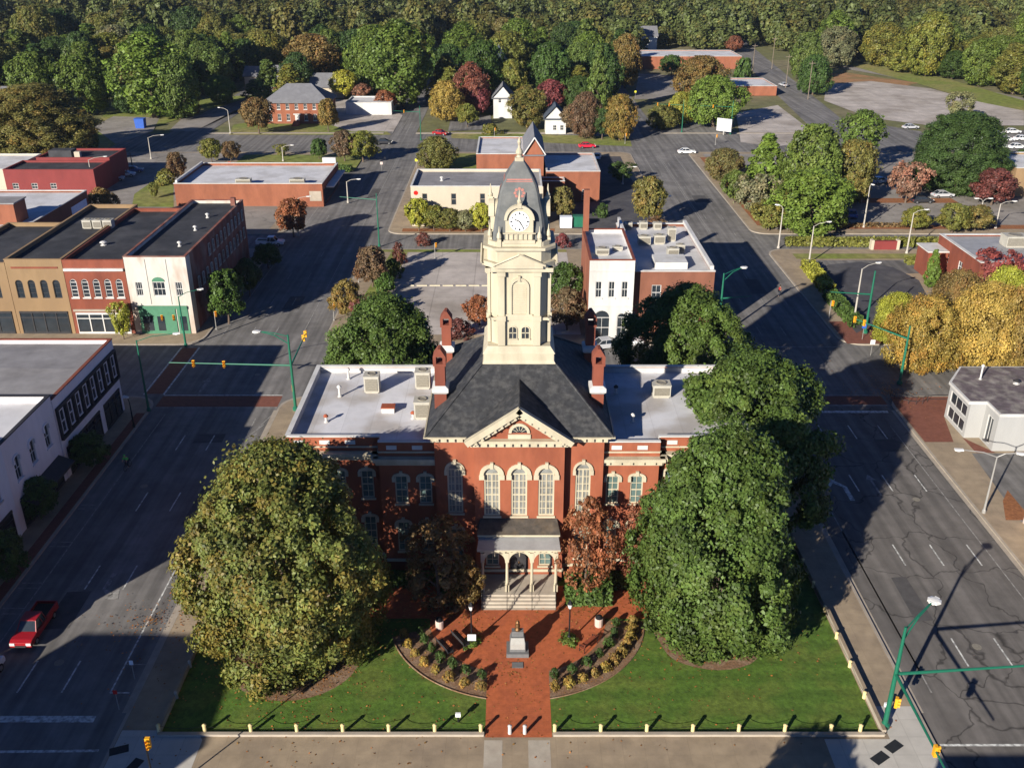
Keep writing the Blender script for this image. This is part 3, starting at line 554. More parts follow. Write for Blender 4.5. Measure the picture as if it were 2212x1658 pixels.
# outline counter-clockwise from the west back corner along the front: west wall, front, east wall, back
pts = [(XL,84),(XL,69.6),(AX-11.5,69.6),(AX-11.5,68.7),(AX-6.85,68.7),(AX-6.85,68),(AX-3.63,68),(AX-3.63,67.2),(AX+3.63,67.2),(AX+3.63,68),(AX+6.85,68),(AX+6.85,68.7),(AX+11.5,68.7),(AX+11.5,69.6),(XR,69.6),(XR,84),(XL,84)]
W1 = 1.05
def two(us, z2=6.95, z1=2.2, h2=2.75, h1=3.0, w_=W1): return [(u, z2, w_, h2, 2) for u in us]+[(u, z1, w_, h1, 2) for u in us]
ops = {1: two([1.6, 4.2, 6.5]), 3: two([1.75, 3.75]), 5: [(1.6, 6.45, 1.25, 4.75, 1), (1.6, 2.0, 1.1, 3.0, 2)], 7: [(c_, 6.7, 1.3, 4.55, 1) for c_ in (1.42, 3.63, 5.84)]+[(3.63, .95, 1.5, 3.2, 1), (1.42, 1.75, 1.1, 2.5, 2), (5.84, 1.75, 1.1, 2.5, 2)],
       9: [(1.6, 6.45, 1.25, 4.75, 1), (1.6, 2.0, 1.1, 3.0, 2)], 11: two([.9, 2.9]), 13: two([1.2, 3.5, 6.1]), 0: two([2.5, 6, 9.5, 12.6]), 14: two([1.8, 5, 8.5, 12]), 15: two([4, 9, 14, 24, 29, 34])}
wm = MB(); lowpts = pts
Ws = chain_wall(pts, 0, 10.6, ops, wm) if 0 else None
segs = []
for i, (a, b) in enumerate(zip(pts, pts[1:])):
    d = Vector((b[0]-a[0], b[1]-a[1])); L = d.length; u = d/L; W_ = Wall(a, (u.x, u.y), (u.y, -u.x))
    top = 13.9 if 4 <= i <= 10 and i not in (4, 10) else 12.7
    W_.face(wm, L, 0, top, ops.get(i, ())); segs.append((W_, L, top))
# upper part of the centre block above the wings and parapet inner faces
for x in (AX-6.85, AX+6.85): wm.quad((x,68.7,11.5),(x,84.3,11.5),(x,84.3,13.9),(x,68.7,13.9))
wm.quad((AX-6.85,84.3,0),(AX+6.85,84.3,0),(AX+6.85,84.3,13.9),(AX-6.85,84.3,13.9))
wm.build('wall', BR, ch)
for i, l in ops.items():
    W_ = segs[i][0]
    for op in l:
        big = op[4] == 1 and op[1] > 6
        if i == 7 and op[1] < 1: 
            d_ = MB(); W_.bar(d_, op[0]-.72, op[0]+.72, .97, 3.35, -.2, -.12); W_.ring(d_, op[0], 3.4, .62, .74, .62, .74, -.2, -.1); o_ = d_.build('door', MAT['dark'], ch); h_ = MB(); W_.bar(h_, op[0]-.05, op[0]+.05, 1.9, 2.1, -.118, -.06); h_.build('handle', MAT['bronze'], o_); continue
        W_.window(ch, op, CR, MAT['glass_pale'] if big else MAT['glass_teal'], cols=4 if big else 2, rows=6 if big else 4, sill=CR, fw=.13 if big else .1, hood=CR, hoodw=.34 if (big and i == 7) else .2, meet=big, key=True, bar=.06 if big else .05)
# water table, belt courses, cornices
tr = MB(); pn = MB()
for i, (W_, L, top) in enumerate(segs):
    a0 = -.09 if i in (1, 3, 5, 7, 13-2, 9, 13) else 0
    W_.bar(tr, 0, L, 1.15, 1.4, .003, .1)
    if 4 <= i <= 10 and i not in (4, 10):
        W_.bar(tr, -.25, L+.25, 13.25, 13.65, .002, .26); W_.bar(tr, -.45, L+.45, 13.66, 13.88, .001, .5)
        n_ = max(2, int(L/.62)); 
        if L > 2:
            for k in range(n_): u = L*(k+.5)/n_; W_.bar(tr, u-.09, u+.09, 13.37, 13.655, .262, .47)
    else:
        if i in (4, 10): continue
        W_.bar(tr, -.2, L+.2, 10.75, 11.15, .002, .3); W_.bar(tr, -.42, L+.42, 11.16, 11.45, .001, .6); W_.bar(tr, 0, L, 11.8, 11.92, .003, .09)
        n_ = int(L/.8)
        for k in range(n_):
            u = L*(k+.5)/n_; W_.bar(tr, u-.1, u+.1, 10.9, 11.155, .302, .5)
        k = 0
        for u in [x for x in np.arange(1.1, L-.5, 2.1)]: pn = MB(); W_.bar(pn, u-.42, u+.42, 12.08, 12.45, .003, .05); pn.build('parapet_panel', WH, ch)
tr.build('cornice', CR, ch)
# wing roofs with white parapet
for s, x0, x1 in ((-1, XL, AX-6.85), (1, AX+6.85, XR)):
    xi = AX-11.5 if s < 0 else AX+11.5
    MB().quad((x0+.3, 69.9, 12.2), (x1-.3 if s > 0 else x1, 69.9, 12.2), (x1-.3 if s > 0 else x1, 83.7, 12.2), (x0+.3, 83.7, 12.2)).build('wing_roof', MAT['membrane_stain'], ch)
    a, b = (xi, x1) if s < 0 else (x0, xi); MB().quad((a, 69.0, 12.201), (b, 69.0, 12.201), (b, 69.9, 12.201), (a, 69.9, 12.201)).build('wing_roof', MAT['membrane_stain'], ch)
    c = MB(); o1, o0 = (x0, x0+.34) if s < 0 else (x1-.34, x1)
    c.box(o1-.04, o0+.04, 69.6, 84, 12.75, 12.85); c.box(o1+.3 if s < 0 else o1-.06, o1+.36 if s < 0 else o1, 69.95, 83.7, 12.2, 12.7)
    oa, ob = (x0+.38, xi) if s < 0 else (xi, x1-.38); c.box(oa, ob, 69.55, 69.9, 12.75, 12.85); c.box(oa, ob, 69.9, 69.96, 12.2, 12.7)
    ia, ib = (xi+.003, x1) if s < 0 else (x0, xi-.003); c.box(ia, ib, 68.65, 69.0, 12.75, 12.848); c.box(ia, ib, 69.0, 69.06, 12.2, 12.7)
    c.box(x0+.38 if s < 0 else x0, x1 if s < 0 else x1-.38, 83.66, 84.05, 12.75, 12.85); c.box(x0+.38 if s < 0 else x0, x1 if s < 0 else x1-.38, 83.6, 83.655, 12.2, 12.7); c.build('parapet', WH, ch)
# hipped slate roof, truncated under the tower
EX0, EX1, EY0, EY1, EZ = AX-7.5, AX+7.5, 67.3, 85.0, 13.92
TX, TY, TH_ = AX, 76.2, 3.1
r_ = MB(); r_.frus(EX0, EX1, EY0, EY1, EZ, TX-TH_+.05, TX+TH_-.05, TY-TH_+.05, TY+TH_-.05, 17.7)
sl_ = lambda y: EZ+(y-EY0)*(17.7-EZ)/(TY-TH_-EY0)
PZ = 16.85; yr = EY0+(PZ-EZ)*(TY-TH_-EY0)/(17.7-EZ)
r_.add([(AX-4.25, 66.55, 13.9), (AX+4.25, 66.55, 13.9), (AX, 66.55, PZ), (AX, yr+.2, PZ), (AX-4.3, EY0+.0, 13.9), (AX+4.3, EY0+.0, 13.9)], [(0,2,3,4), (2,1,5,3)])
for (a, b) in (((EX0,EY0,EZ),(TX-TH_,TY-TH_,17.7)), ((EX1,EY0,EZ),(TX+TH_,TY-TH_,17.7)), ((EX0,EY1,EZ),(TX-TH_,TY+TH_,17.7)), ((EX1,EY1,EZ),(TX+TH_,TY+TH_,17.7))): r_.tube(a, b, .09, .09, 5)
r_.tube((AX, 66.55, PZ+.02), (AX, yr, PZ+.02), .08, .08, 5)
rf = r_.build('roof', MAT['slate'], ch)
g_ = MB()   # gutters at the eaves
g_.box(EX0-.12, EX1+.12, EY0-.14, EY0-.003, 13.89, 13.97); g_.box(EX0-.12, EX0-.003, EY0, EY1, 13.89, 13.97); g_.box(EX1+.003, EX1+.12, EY0, EY1, 13.89, 13.97); g_.build('gutter', CR, rf)
# pediment over the centre bay
pd = MB(); a_ = math.atan2(PZ-13.9, 4.25)
for s in (-1, 1):
    A = Vector((AX+s*4.35, 0, 13.90)); B = Vector((AX, 0, PZ+.06)); d = (B-A); L = d.length; d /= L; n_ = Vector((-d.z*s, 0, d.x*s)); n_ = n_ if n_.z > 0 else -n_
    def rb(t0, t1, h0, h1, y0, y1):
        q = [(A+d*t+n_*h) for t, h in ((t0,h0),(t1,h0),(t1,h1),(t0,h1))]
        pd.add([(p.x, y0, p.z) for p in q]+[(p.x, y1, p.z) for p in q], [(0,1,2,3),(4,5,6,7),(0,1,5,4),(1,2,6,5),(2,3,7,6),(3,0,4,7)])
    rb(0, L, -.5, -.02, 66.45, 66.95)
    rb(.3, L, -.82, -.505, 66.72, 67.1)
    for k in range(7): t = .6+k*(L-.9)/7; rb(t, t+.2, -.74, -.51, 66.5, 66.715)
pdo = pd.build('pediment', CR, ch)
ty = MB(); ty.poly([(AX-3.4, 67.15, 13.9), (AX+3.4, 67.15, 13.9), (AX, 67.15, 16.25)]); ty.build('tympanum', BR, pdo)
lu = MB(); Wp = Wall((AX-1, 67.15), (1, 0), (0, -1)); 
MB().poly([Wp.p(u, z, .02) for u, z in arcpts(1, 14.45, .62, .62)]).build('pane', MAT['glass'], pdo)
Wp.ring(lu, 1, 14.45, .62, .85, .62, .85, .0, .12); Wp.bar(lu, .1, 1.9, 14.32, 13.945, 0, .12)
for k in range(1, 6): t = math.pi*k/6; lu.tube(Wp.p(1+.2*math.cos(t), 14.45+.2*math.sin(t), .06), Wp.p(1+.62*math.cos(t), 14.45+.62*math.sin(t), .06), .025, .025, 4)
lu.build('lunette_frame', CR, pdo)
# entrance porch
pc = MB(); x0, x1 = AX-3.28, AX+3.22
pc.box(x0+.15, x1-.15, 64.62, 67.19, 0, .85)
for i in range(5): pc.box(x0+.2, x1-.2, 63.3+.27*i, 63.3+.27*(i+1) if i < 4 else 64.61, 0, .17*(i+1)-.001)
st = pc.build('front_steps', MAT['stone'], ch)
rl = MB()
for x in (AX-3.0, AX-.98, AX+1.05, AX+3.0):
    rl.path([(x, 63.25, .14), (x, 63.25, 1.0), (x, 64.7, 1.75), (x, 64.7, .86)], .025, 5); rl.tube((x, 64, .5), (x, 64, 1.37), .02, n=5)
rl.build('handrail', MAT['black'], st)
cs = (AX-2.98, AX-.98, AX+1.05, AX+3.02); cl_y = 64.95
for x in cs:
    c = MB(); c.box(x-.17, x+.17, cl_y-.17, cl_y+.17, .851, 1.5); c.lathe([(1.5,.15),(1.55,.13),(3.6,.11),(3.65,.16),(3.75,.16)], (x, cl_y, 0), 10); c.box(x-.15, x+.15, cl_y-.15, cl_y+.15, 3.76, 4.62); c.build('column', CR, ch)
c = MB()
Wq = Wall((x0, cl_y-.12), (1, 0), (0, -1))
for a, b in zip(cs, cs[1:]):
    u0, u1 = a-x0+.15, b-x0-.15; uc = (u0+u1)/2; w2 = (u1-u0)/2; A = arcpts(uc, 3.75, w2, .95, 14)
    for p, q in zip(A, A[1:]):
        for dd in (0, -.14): c.add([Wq.p(*p, dd), Wq.p(*q, dd), Wq.p(q[0], 4.72, dd), Wq.p(p[0], 4.72, dd)], [(0,1,2,3)])
        c.add([Wq.p(*p, 0), Wq.p(*q, 0), Wq.p(*q, -.14), Wq.p(*p, -.14)], [(0,1,2,3)])
    c.tube((a+.15+w2, cl_y-.18, 4.72), (a+.15+w2, cl_y-.18, 4.35), .07, .03, 6)
c.box(x0+.1, x1-.1, cl_y-.13, cl_y+.16, 4.721, 5.0); c.box(x0-.12, x1+.12, 64.5, 64.7, 5.001, 5.16)
for x in (x0+.12, x1-.32): c.box(x, x+.2, cl_y+.161, 67.15, 4.6, 5.0)
n_ = 14
for k in range(n_): u = x0+.2+(x1-x0-.4)*k/(n_-1); c.box(u-.05, u+.05, 64.62, 64.8, 4.82, 4.998)
c.build('porch_arcade', CR, ch)
p = MB(); p.add([(x0-.12, 64.48, 5.165), (x1+.12, 64.48, 5.165), (x1+.02, 66.0, 5.42), (x0-.02, 66.0, 5.42), (x0-.12, 67.18, 5.3), (x1+.12, 67.18, 5.3)], [(0,1,2,3)]); p.box(x0-.1, x1+.1, 66.05, 67.18, 5.165, 5.25); p.build('porch_roof', MAT['metal_roof'], ch)
p = MB(); p.box(x0-.02, x1+.02, 66.02, 67.18, 5.26, 5.55); p.box(x0-.12, x1+.12, 65.85, 67.18, 5.551, 5.72); p.build('porch_fascia', CR, ch)
p = MB(); p.add([(x0-.15, 65.8, 5.725), (x1+.15, 65.8, 5.725), (x1-.1, 67.19, 6.45), (x0+.1, 67.19, 6.45), (x0-.15, 67.19, 5.725), (x1+.15, 67.19, 5.725)], [(0,1,2,3), (0,3,4), (1,5,2)]); p.build('porch_upper_roof', MAT['shingle'], ch)
# chimneys
for s in (-1, 1):
    for y in (72.2, 80.8):
        x = AX+s*6.5; c = MB()
        c.box(x-.5, x+.5, y-.65, y+.65, 12.6, 15.7); c.box(x-.42, x+.42, y-.55, y+.55, 16.4, 18.2); c.box(x-.52, x+.52, y-.65, y+.65, 18.2, 18.4)
        c.box(x-.52, x-.27, y-.6, y+.6, 18.4, 19.0); c.box(x+.27, x+.52, y-.6, y+.6, 18.4, 19.0); c.frus(x-.52, x+.52, y-.6, y+.6, 19.0, x-.1, x+.1, y-.5, y+.5, 19.65)
        c.build('chimney', MAT['brick_red'], rf); c = MB(); c.frus(x-.5, x+.5, y-.65, y+.65, 15.703, x-.68, x+.68, y-.82, y+.82, 15.9); c.box(x-.68, x+.68, y-.82, y+.82, 15.9, 16.25); c.frus(x-.68, x+.68, y-.82, y+.82, 16.25, x-.43, x+.43, y-.56, y+.56, 16.4); c.build('chimney_band', WH, rf)
# clock tower
def octp(h, ch_): return [(-h+ch_,-h),(h-ch_,-h),(h,-h+ch_),(h,h-ch_),(h-ch_,h),(-h+ch_,h),(-h,h-ch_),(-h,-h+ch_)]
def at(P): return [(TX+x, TY+y) for x, y in P]
tw = MB()
tw.box(TX-3.03, TX+3.03, TY-3.03, TY+3.03, 16.6, 17.75); tw.frus(TX-3.03, TX+3.03, TY-3.03, TY+3.03, 17.75, TX-2.9, TX+2.9, TY-2.9, TY+2.9, 17.95); tw.box(TX-2.9, TX+2.9, TY-2.9, TY+2.9, 17.95, 18.6)
tw.frus(TX-3.0, TX+3.0, TY-3.0, TY+3.0, 18.6, TX-2.6, TX+2.6, TY-2.6, TY+2.6, 19.15)
tw.prism(at(octp(2.35, .75)), 19.15, 26.2)
def four(fn):
    for k in range(4):
        tw.T = Matrix.Translation((TX, TY, 0)) @ Matrix.Rotation(k*math.pi/2, 4, 'Z'); fn(k)
    tw.T = None
def facef(k):
    for s in (-1, 1):
        for x in (1.45,):
            tw.box(s*x-.3, s*x+.3, -2.62, -2.352, 19.2, 21.35); tw.box(s*x-.26, s*x+.26, -2.6, -2.353, 21.8, 25.2); tw.box(s*x-.34, s*x+.34, -2.7, -2.354, 25.2, 25.55)
        tw.box(s*x-.36, s*x+.36, -2.7, -2.355, 21.36, 21.8)
    tw.box(-2.6, 2.6, -2.5, -2.353, 21.4, 21.62)
    tw.box(-1.1, 1.1, -2.5, -2.356, 21.625, 21.9)
    Wf = Wall((0, -2.35), (1, 0), (0, -1)); Wf.ring(tw, 0, 24.2, .6, .82, .6, .82, .0, .14); Wf.bar(tw, -.82, -.6, 21.9, 24.2, 0, .14); Wf.bar(tw, .6, .82, 21.9, 24.2, 0, .14); Wf.bar(tw, -.1, .1, 24.75, 25.2, 0, .2)
    for i in range(16): z = 22.0+i*.16; Wf.bar(tw, -.58, .58, z, z+.07, 0, .06)
    tw.box(-2.75, 2.75, -2.72, -2.3, 25.6, 25.95)
    tw.prism([(-1.9,-3.0),(1.9,-3.0),(1.9,-2.4),(-1.9,-2.4)], 25.96, 26.2)
    tw.add([(-2.0,-3.02,26.2),(2.0,-3.02,26.2),(0,-3.02,27.05),(-2.0,-2.3,26.2),(2.0,-2.3,26.2),(0,-2.3,27.05)], [(0,1,2),(0,2,5,3),(1,4,5,2)])
    for s in (-1, 1): tw.tube((s*2.1,-3.05,26.22),(0,-3.05,27.14), .09, .09, 5)
four(facef)
tw.prism(at(octp(2.55, .8)), 26.2, 27.4); tw.prism(at(octp(2.85, .85)), 25.96, 26.35); tw.prism(at(octp(2.9, .85)), 27.4, 27.62); tw.prism(at(octp(2.4, .5)), 27.62, 28.0)
two_ = tw.build('clock_tower', CR, ch)
for k in range(4):    # belfry louvre windows low on every face
    c_, s_ = round(math.cos(k*math.pi/2)), round(math.sin(k*math.pi/2)); Wf = Wall((TX+s_*2.36, TY-c_*2.36), (c_, s_), (s_, -c_))
    for u in (-.52, .52):
        f = MB(); g = MB(); zt = 20.55
        Wf.ring(f, u, zt, .3, .38, .22, .3, .0, .07); Wf.bar(f, u-.38, u-.3, 19.75, zt, 0, .07); Wf.bar(f, u+.3, u+.38, 19.75, zt, 0, .07); Wf.bar(f, u-.025, u+.025, 19.75, zt+.2, .005, .05); Wf.bar(f, u-.3, u+.3, 20.2, 20.27, .005, .05)
        Wf.bar(f, u-.42, u+.42, 19.63, 19.75, 0, .1); o = f.build('tower_window', CR, two_)
        g.poly([Wf.p(u-.3, 19.75, .012), Wf.p(u+.3, 19.75, .012)]+[Wf.p(*q, .012) for q in arcpts(u, zt, .3, .22)[::-1]]).build('pane', MAT['glass'], o)
# curved spire roof
prof = [(28.0,2.12),(28.6,2.08),(29.2,2.0),(29.8,1.92),(30.4,1.8),(31.0,1.66),(31.6,1.56),(32.2,1.37),(32.8,1.08),(33.4,.72),(33.95,.34)]
sp = MB(); sq = lambda h: at(octp(h, h*.1))
for (z0, h0), (z1, h1) in zip(prof, prof[1:]):
    A, B = sq(h0), sq(h1); n = 8
    sp.add([(*p, z0) for p in A]+[(*p, z1) for p in B], [(i, (i+1) % n, (i+1) % n+n, i+n) for i in range(n)])
spo = sp.build('spire', MAT['spire_slate'], two_)
def hz(z):
    for (z0, h0), (z1, h1) in zip(prof, prof[1:]):
        if z0 <= z <= z1: return h0+(h1-h0)*(z-z0)/(z1-z0)
pt = MB()    # red slate band and flower set into each face
for k in range(4):
    pt.T = Matrix.Translation((TX, TY, 0)) @ Matrix.Rotation(k*math.pi/2, 4, 'Z')
    def pp(x, z): return (x, -hz(z)-.02, z)
    for z0, z1 in ((32.62, 32.72), (32.5, 32.56)): h = hz(z1)*.88; pt.poly([pp(-h, z0), pp(h, z0), pp(h, z1), pp(-h, z1)])
    for i in range(8):
        a = i*math.pi/4; c = (.34*math.cos(a), 31.7+.32*math.sin(a)); pt.poly([pp(c[0]+.13*math.cos(t), c[1]+.12*math.sin(t)) for t in [j*math.pi/3 for j in range(6)]])
pt.T = None; pt.build('slate_pattern', MAT['pinkred'], spo)
fi = MB(); fi.prism(at(octp(.36, .05)), 33.9, 34.2); fi.lathe([(34.2,.24),(34.35,.2),(34.5,.3),(34.7,.27),(34.9,.14),(35.1,.1),(35.35,.17),(35.5,.12),(35.75,.02)], (TX, TY, 0), 12); fi.build('finial', CR, two_)
# clock dormers, one on each side
for k in range(4):
    T_ = Matrix.Translation((TX, TY, 0)) @ Matrix.Rotation(k*math.pi/2, 4, 'Z'); d = MB(); d.T = T_; Wd = Wall((0, -2.3), (1, 0), (0, -1))
    d.box(-1.1, 1.1, -2.3, -1.2, 27.9, 29.75)
    A = arcpts(0, 29.75, 1.1, 1.1, 14); d.add([(u, -2.3, z) for u, z in A]+[(u, -1.0, z) for u, z in A], [(i, i+1, i+16, i+15) for i in range(14)]+[tuple(range(15))])
    Wd.ring(d, 0, 29.75, .98, 1.2, .98, 1.2, -.3, .16, 14); d.box(-1.25, 1.25, -2.5, -2.301, 27.9, 28.15); d.box(-1.3, 1.3, -2.47, -2.302, 28.85-.2, 28.72-.0)
    for u in (-.95, -.55, -.2, .2, .55, .95): d.box(u-.07, u+.07, -2.4, -2.303, 28.16, 28.64)
    d.box(-.17, .17, -2.5, -2.1, 30.7, 31.1); d.lathe([(31.1,.16),(31.25,.2),(31.4,.1),(32.1,.02)], (0, -2.3, 0), 8)
    do = d.build('clock_dormer', CR, two_)
    c = MB(); c.T = T_; c.poly([(.8*math.sin(t), -2.345, 29.65+.8*math.cos(t)) for t in [i*2*math.pi/28 for i in range(28)]]); fo = c.build('clock_face', MAT['clock_face'], do)
    c = MB(); c.T = T_
    for i in range(12):
        a = i*math.pi/6; c.tube((.58*math.sin(a), -2.36, 29.65+.58*math.cos(a)), (.72*math.sin(a), -2.36, 29.65+.72*math.cos(a)), .045 if i % 3 else .07, n=4)
    c.tube((0,-2.38,29.65), (-.40,-2.38,29.83), .055, .04, 4); c.tube((.0,-2.38,29.65), (.33,-2.38,29.1), .05, .03, 4); c.build('clock_hands', MAT['black'], do)
    for s in (-1, 1): c = MB(); c.T = T_; c.box(s*1.6-.16, s*1.6+.16, -2.5, -2.18, 27.62, 28.2); c.lathe([(28.2,.14),(28.35,.2),(28.6,.17),(28.8,.07),(29.25,.02)], (s*1.6, -2.34, 0), 8); c.build('urn', CR, two_)
# things standing on the wing roofs
for i, (px, py, sx, lab) in enumerate(((803, 851, 2.0, 'beige air unit alone in the middle of the west wing roof'), (913, 842, 1.9, 'beige air unit at the back of the west wing roof beside the chimney'), (912, 908, 1.9, 'beige air unit in front of the chimney on the west wing roof'))):
    x, y = G(px, py, 12.25); roof_unit(x, y+.7, 12.21, 1.35, 1.25, 1.65, lab)
x, y = G(1430, 865, 12.2); roof_unit(x, y+1, 12.21, 1.6, 1.3, 1.2, 'pale air unit on the east wing roof beside the magnolia')
x, y = G(838, 892, 12.25); t = thing('roof_hatch', 'low roof hatch with rusty red lid on the west wing roof', 'roof hatch', (x, y+.4, 12.21)); MB().box(-.55, .55, -.4, .4, 0, .45).build('curb', WH, t, world=False); MB().box(-.6, .6, -.45, .45, .452, .55).build('lid', MAT['rust'], t, world=False)
for px, py, lab in ((704, 914, 'roof vent pipe with rusty cap near the west parapet'), (892, 907, 'roof vent pipe with rusty cap beside the air unit')): x, y = G(px, py, 12.2); vent(x, y+.2, 12.21, .5, lab)
for px, py, lab in ((733, 860, 'white roof vent at the middle of the west parapet'), (752, 822, 'tall white roof vent at the back of the west wing')): x, y = G(px, py, 12.2); vent(x, y+.3, 12.21, .9, lab, 'white')
for px, py, lab in ((1366, 912, 'small white vent on the east wing roof in the sun'), (1330, 850, 'dark vent in the shade of the tower on the east wing roof')): x, y = G(px, py, 12.2); vent(x, y, 12.21, .6, lab, 'white' if px > 1350 else 'dark')

# ---------------------------------------------------------------- the other buildings
m = MAT
def even(n, L, zb, w_, h, a, m0=1.2): return [(m0+(L-2*m0)*(i+.5)/n, zb, w_, h, a) for i in range(n)]
def extra(t, name, fn, mat): b = MB(); fn(b); return b.build(name, mat, t)
def storefront(t, W_, u0, u1, h, frame, glass, n=3, zb=.4, dep=.6):
    """shop window wall: frame with posts and a transom, glass behind"""
    f = MB(); W_.bar(f, u0, u1, .0, zb, .004, .12); W_.bar(f, u0, u1, h-.25, h, .004, .14)
    for i in range(n+1): u = u0+(u1-u0)*i/n; W_.bar(f, max(u0, u-.07), min(u1, u+.07), zb, h-.25, .004, .1)
    W_.bar(f, u0, u1, h*.72, h*.72+.1, .004, .09); o = f.build('shop_front', frame, t)
    g = MB(); g.quad(W_.p(u0, zb, .02), W_.p(u1, zb, .02), W_.p(u1, h-.25, .02), W_.p(u0, h-.25, .02)); g.build('pane', glass, o); return o
# -- west row, seen on its street side (faces east)
t, Wd = flat_building('shop_building', 'corner shop with black framed upper window wall and grey roof', -70, -45, 84.4, 100.0, 8.9, m['lavender'], m['grey_roof'], .45, m['brick_red'], None)
E_ = Wd['E']; f = MB(); g = MB(); L = 15.6
E_.bar(f, .2, L-.2, 7.55, 7.8, .004, .3); E_.bar(f, .2, L-.2, 4.3, 4.5, .004, .3)
for i in range(9): u = .2+(L-.4)*i/8; E_.bar(f, max(.2, u-.16), min(L-.2, u+.16), 4.5, 7.55, .004, .3)
fo = f.build('window_wall', m['dark'], t); g.quad(E_.p(.2, 4.5, .02), E_.p(L-.2, 4.5, .02), E_.p(L-.2, 7.55, .02), E_.p(.2, 7.55, .02)); g.build('pane', m['glass'], fo)
for i in range(8):
    u0 = .2+(L-.4)*i/8; uc = u0+(L-.4)/16; s_ = MB(); E_.bar(s_, uc-.45, uc-.38, 4.9, 7.3, .05, .16); E_.bar(s_, uc+.38, uc+.45, 4.9, 7.3, .05, .16); E_.bar(s_, uc-.45, uc+.45, 7.3, 7.4, .05, .16); E_.bar(s_, uc-.45, uc+.45, 4.8, 4.9, .05, .2); E_.bar(s_, uc-.38, uc+.38, 6.05, 6.13, .05, .14); s_.build('sash', m['lavender'], fo)
storefront(t, E_, .8, 9.2, 3.2, m['dark'], m['glass'], 5); storefront(t, E_, 10.4, 14.9, 3.2, m['dark'], m['glass'], 3)
extra(t, 'chimney', lambda b: (b.box(-58.6, -57.0, 88.5, 89.6, 8.4, 9.7), b.box(-58.7, -56.9, 88.4, 89.7, 9.702, 9.8)), m['white_old'])
extra(t, 'roof_ridge', lambda b: b.add([(-69.5,85,8.48),(-45.5,85,8.48),(-69.5,92.5,9.0),(-45.5,92.5,8.6),(-69.5,99.6,8.48),(-45.5,99.6,8.48)], [(0,1,3,2),(2,3,5,4)]), m['grey_roof'])
t, Wd = flat_building('shop_building', 'pale lavender two storey shop with three arched upper windows and a white roof', -72, -45.05, 74.3, 84.34, 9.4, m['lavender'], m['membrane'], .7, m['dark'], dict(E=[(1.9, 4.9, 1.05, 2.4, 2), (4.9, 4.9, 1.05, 2.4, 2), (8.0, 4.9, 1.05, 2.4, 2)]), win=dict(hood=m['lavender'], sill=m['lavender']))
storefront(t, Wd['E'], .9, 9.2, 3.1, m['dark'], m['glass'], 4)
extra(t, 'awning', lambda b: b.add([Wd['E'].p(.9,3.3,.02), Wd['E'].p(9.2,3.3,.02), Wd['E'].p(9.2,2.7,1.5), Wd['E'].p(.9,2.7,1.5), Wd['E'].p(9.2,2.5,1.5), Wd['E'].p(.9,2.5,1.5)], [(0,1,2,3),(3,2,4,5)]), m['dark'])
t, Wd = flat_building('shop_building', 'pale blue painted shop at the left edge with tall dark upper windows', -70, -45.0, 62.2, 74.24, 9.9, m['blue_grey'], m['membrane'], .7, m['dark'], dict(E=[(2+2.6*i, 4.9, 1.1, 2.7, 0) for i in range(4)]), win=dict(sill=m['white']))
storefront(t, Wd['E'], .8, 11.2, 3.3, m['dark'], m['glass'], 4)
flat_building('shop_building', 'brick corner shop south of the pale blue shop, mostly out of the picture', -68, -45.0, 50.3, 62.14, 10.0, m['brick_red'], m['grey_roof'], .6, m['kerb'], dict(E=[(2+2.6*i, 4.9, 1.1, 2.7, 0) for i in range(4)]))
flat_building('corner_building', 'tall corner block behind the camera that shades the street corner', -58.4, -45.0, 15.5, 27, 15.4, m['brick_brown'], m['grey_roof'], .6, m['kerb'], dict(N=even(5, 13.4, 5, 1.2, 2, 0)))
flat_building('corner_building', 'low corner block behind the camera that shades the front street', 12.5, 40.5, 8, 25.6, 10.3, m['brick_orange'], m['grey_roof'], .6, m['kerb'], dict(N=even(8, 28, 5, 1.2, 2, 0)))
# long white roofed pieces behind the west row
flat_building('rear_building', 'low white roofed annex behind the pale shops', -95, -72.1, 66, 84.3, 7.6, m['white'], m['membrane'], .5, m['white'])
flat_building('rear_building', 'dark roofed annex behind the framed corner shop', -95, -70.1, 84.4, 99.6, 7.8, m['brick_brown'], m['black_roof'], .5, m['kerb'])
# -- row on the north side of the back street (faces south)
def rowb(label, x0, x1, wall, h, ops, roof='black_roof', dep=30.5, **k): return flat_building('shop_building', label, x0, x1, 123.5, 123.5+dep, h, m[wall], m[roof], k.pop('par', .5), k.pop('cop', None), dict(S=ops, **k.pop('more', {})), **k)
t, Wd = rowb('white painted corner building with green shop front and flaking paint', -52.0, -43.7, 'white_old', 11.1, [(1.5, 5.6, .95, 2.0, 0), (4.2, 5.6, 1.7, 2.0, 0), (6.9, 5.6, .95, 2.0, 0)], cop=m['brick_old'], win=dict(cols=3, rows=2, frame=m['white']))
S_ = Wd['S']; q = MB(); S_.ring(q, 4.2, 7.68, .0, .85, .0, .6, .0, .1); q.build('fanlight', m['green_wood'], t)
q = MB(); S_.bar(q, .9, 5.9, 0, 3.8, .004, .12); S_.bar(q, 6.1, 7.6, 0, 3.8, .004, .1); S_.bar(q, .9, 7.6, 3.81, 4.2, .004, .25); fo = q.build('shop_front', m['green_wood'], t)
for (a, b) in ((1.3, 2.7), (3.3, 4.3), (6.4, 7.3)): g = MB(); g.quad(S_.p(a,.6,.14), S_.p(b,.6,.14), S_.p(b,2.7,.14), S_.p(a,2.7,.14)); g.build('pane', m['glass'], fo)
for u in (2.75, 5.55): q = MB(); S_.bar(q, u-.06, u+.06, 4.4, 10.8, .003, .07); q.build('pilaster', m['white_old'], t)
E_ = Wd['E']; MB().quad(E_.p(1.6,0,.012), E_.p(31.4,0,.012), E_.p(31.4,11.05,.012), E_.p(1.6,11.05,.012)) if 0 else None
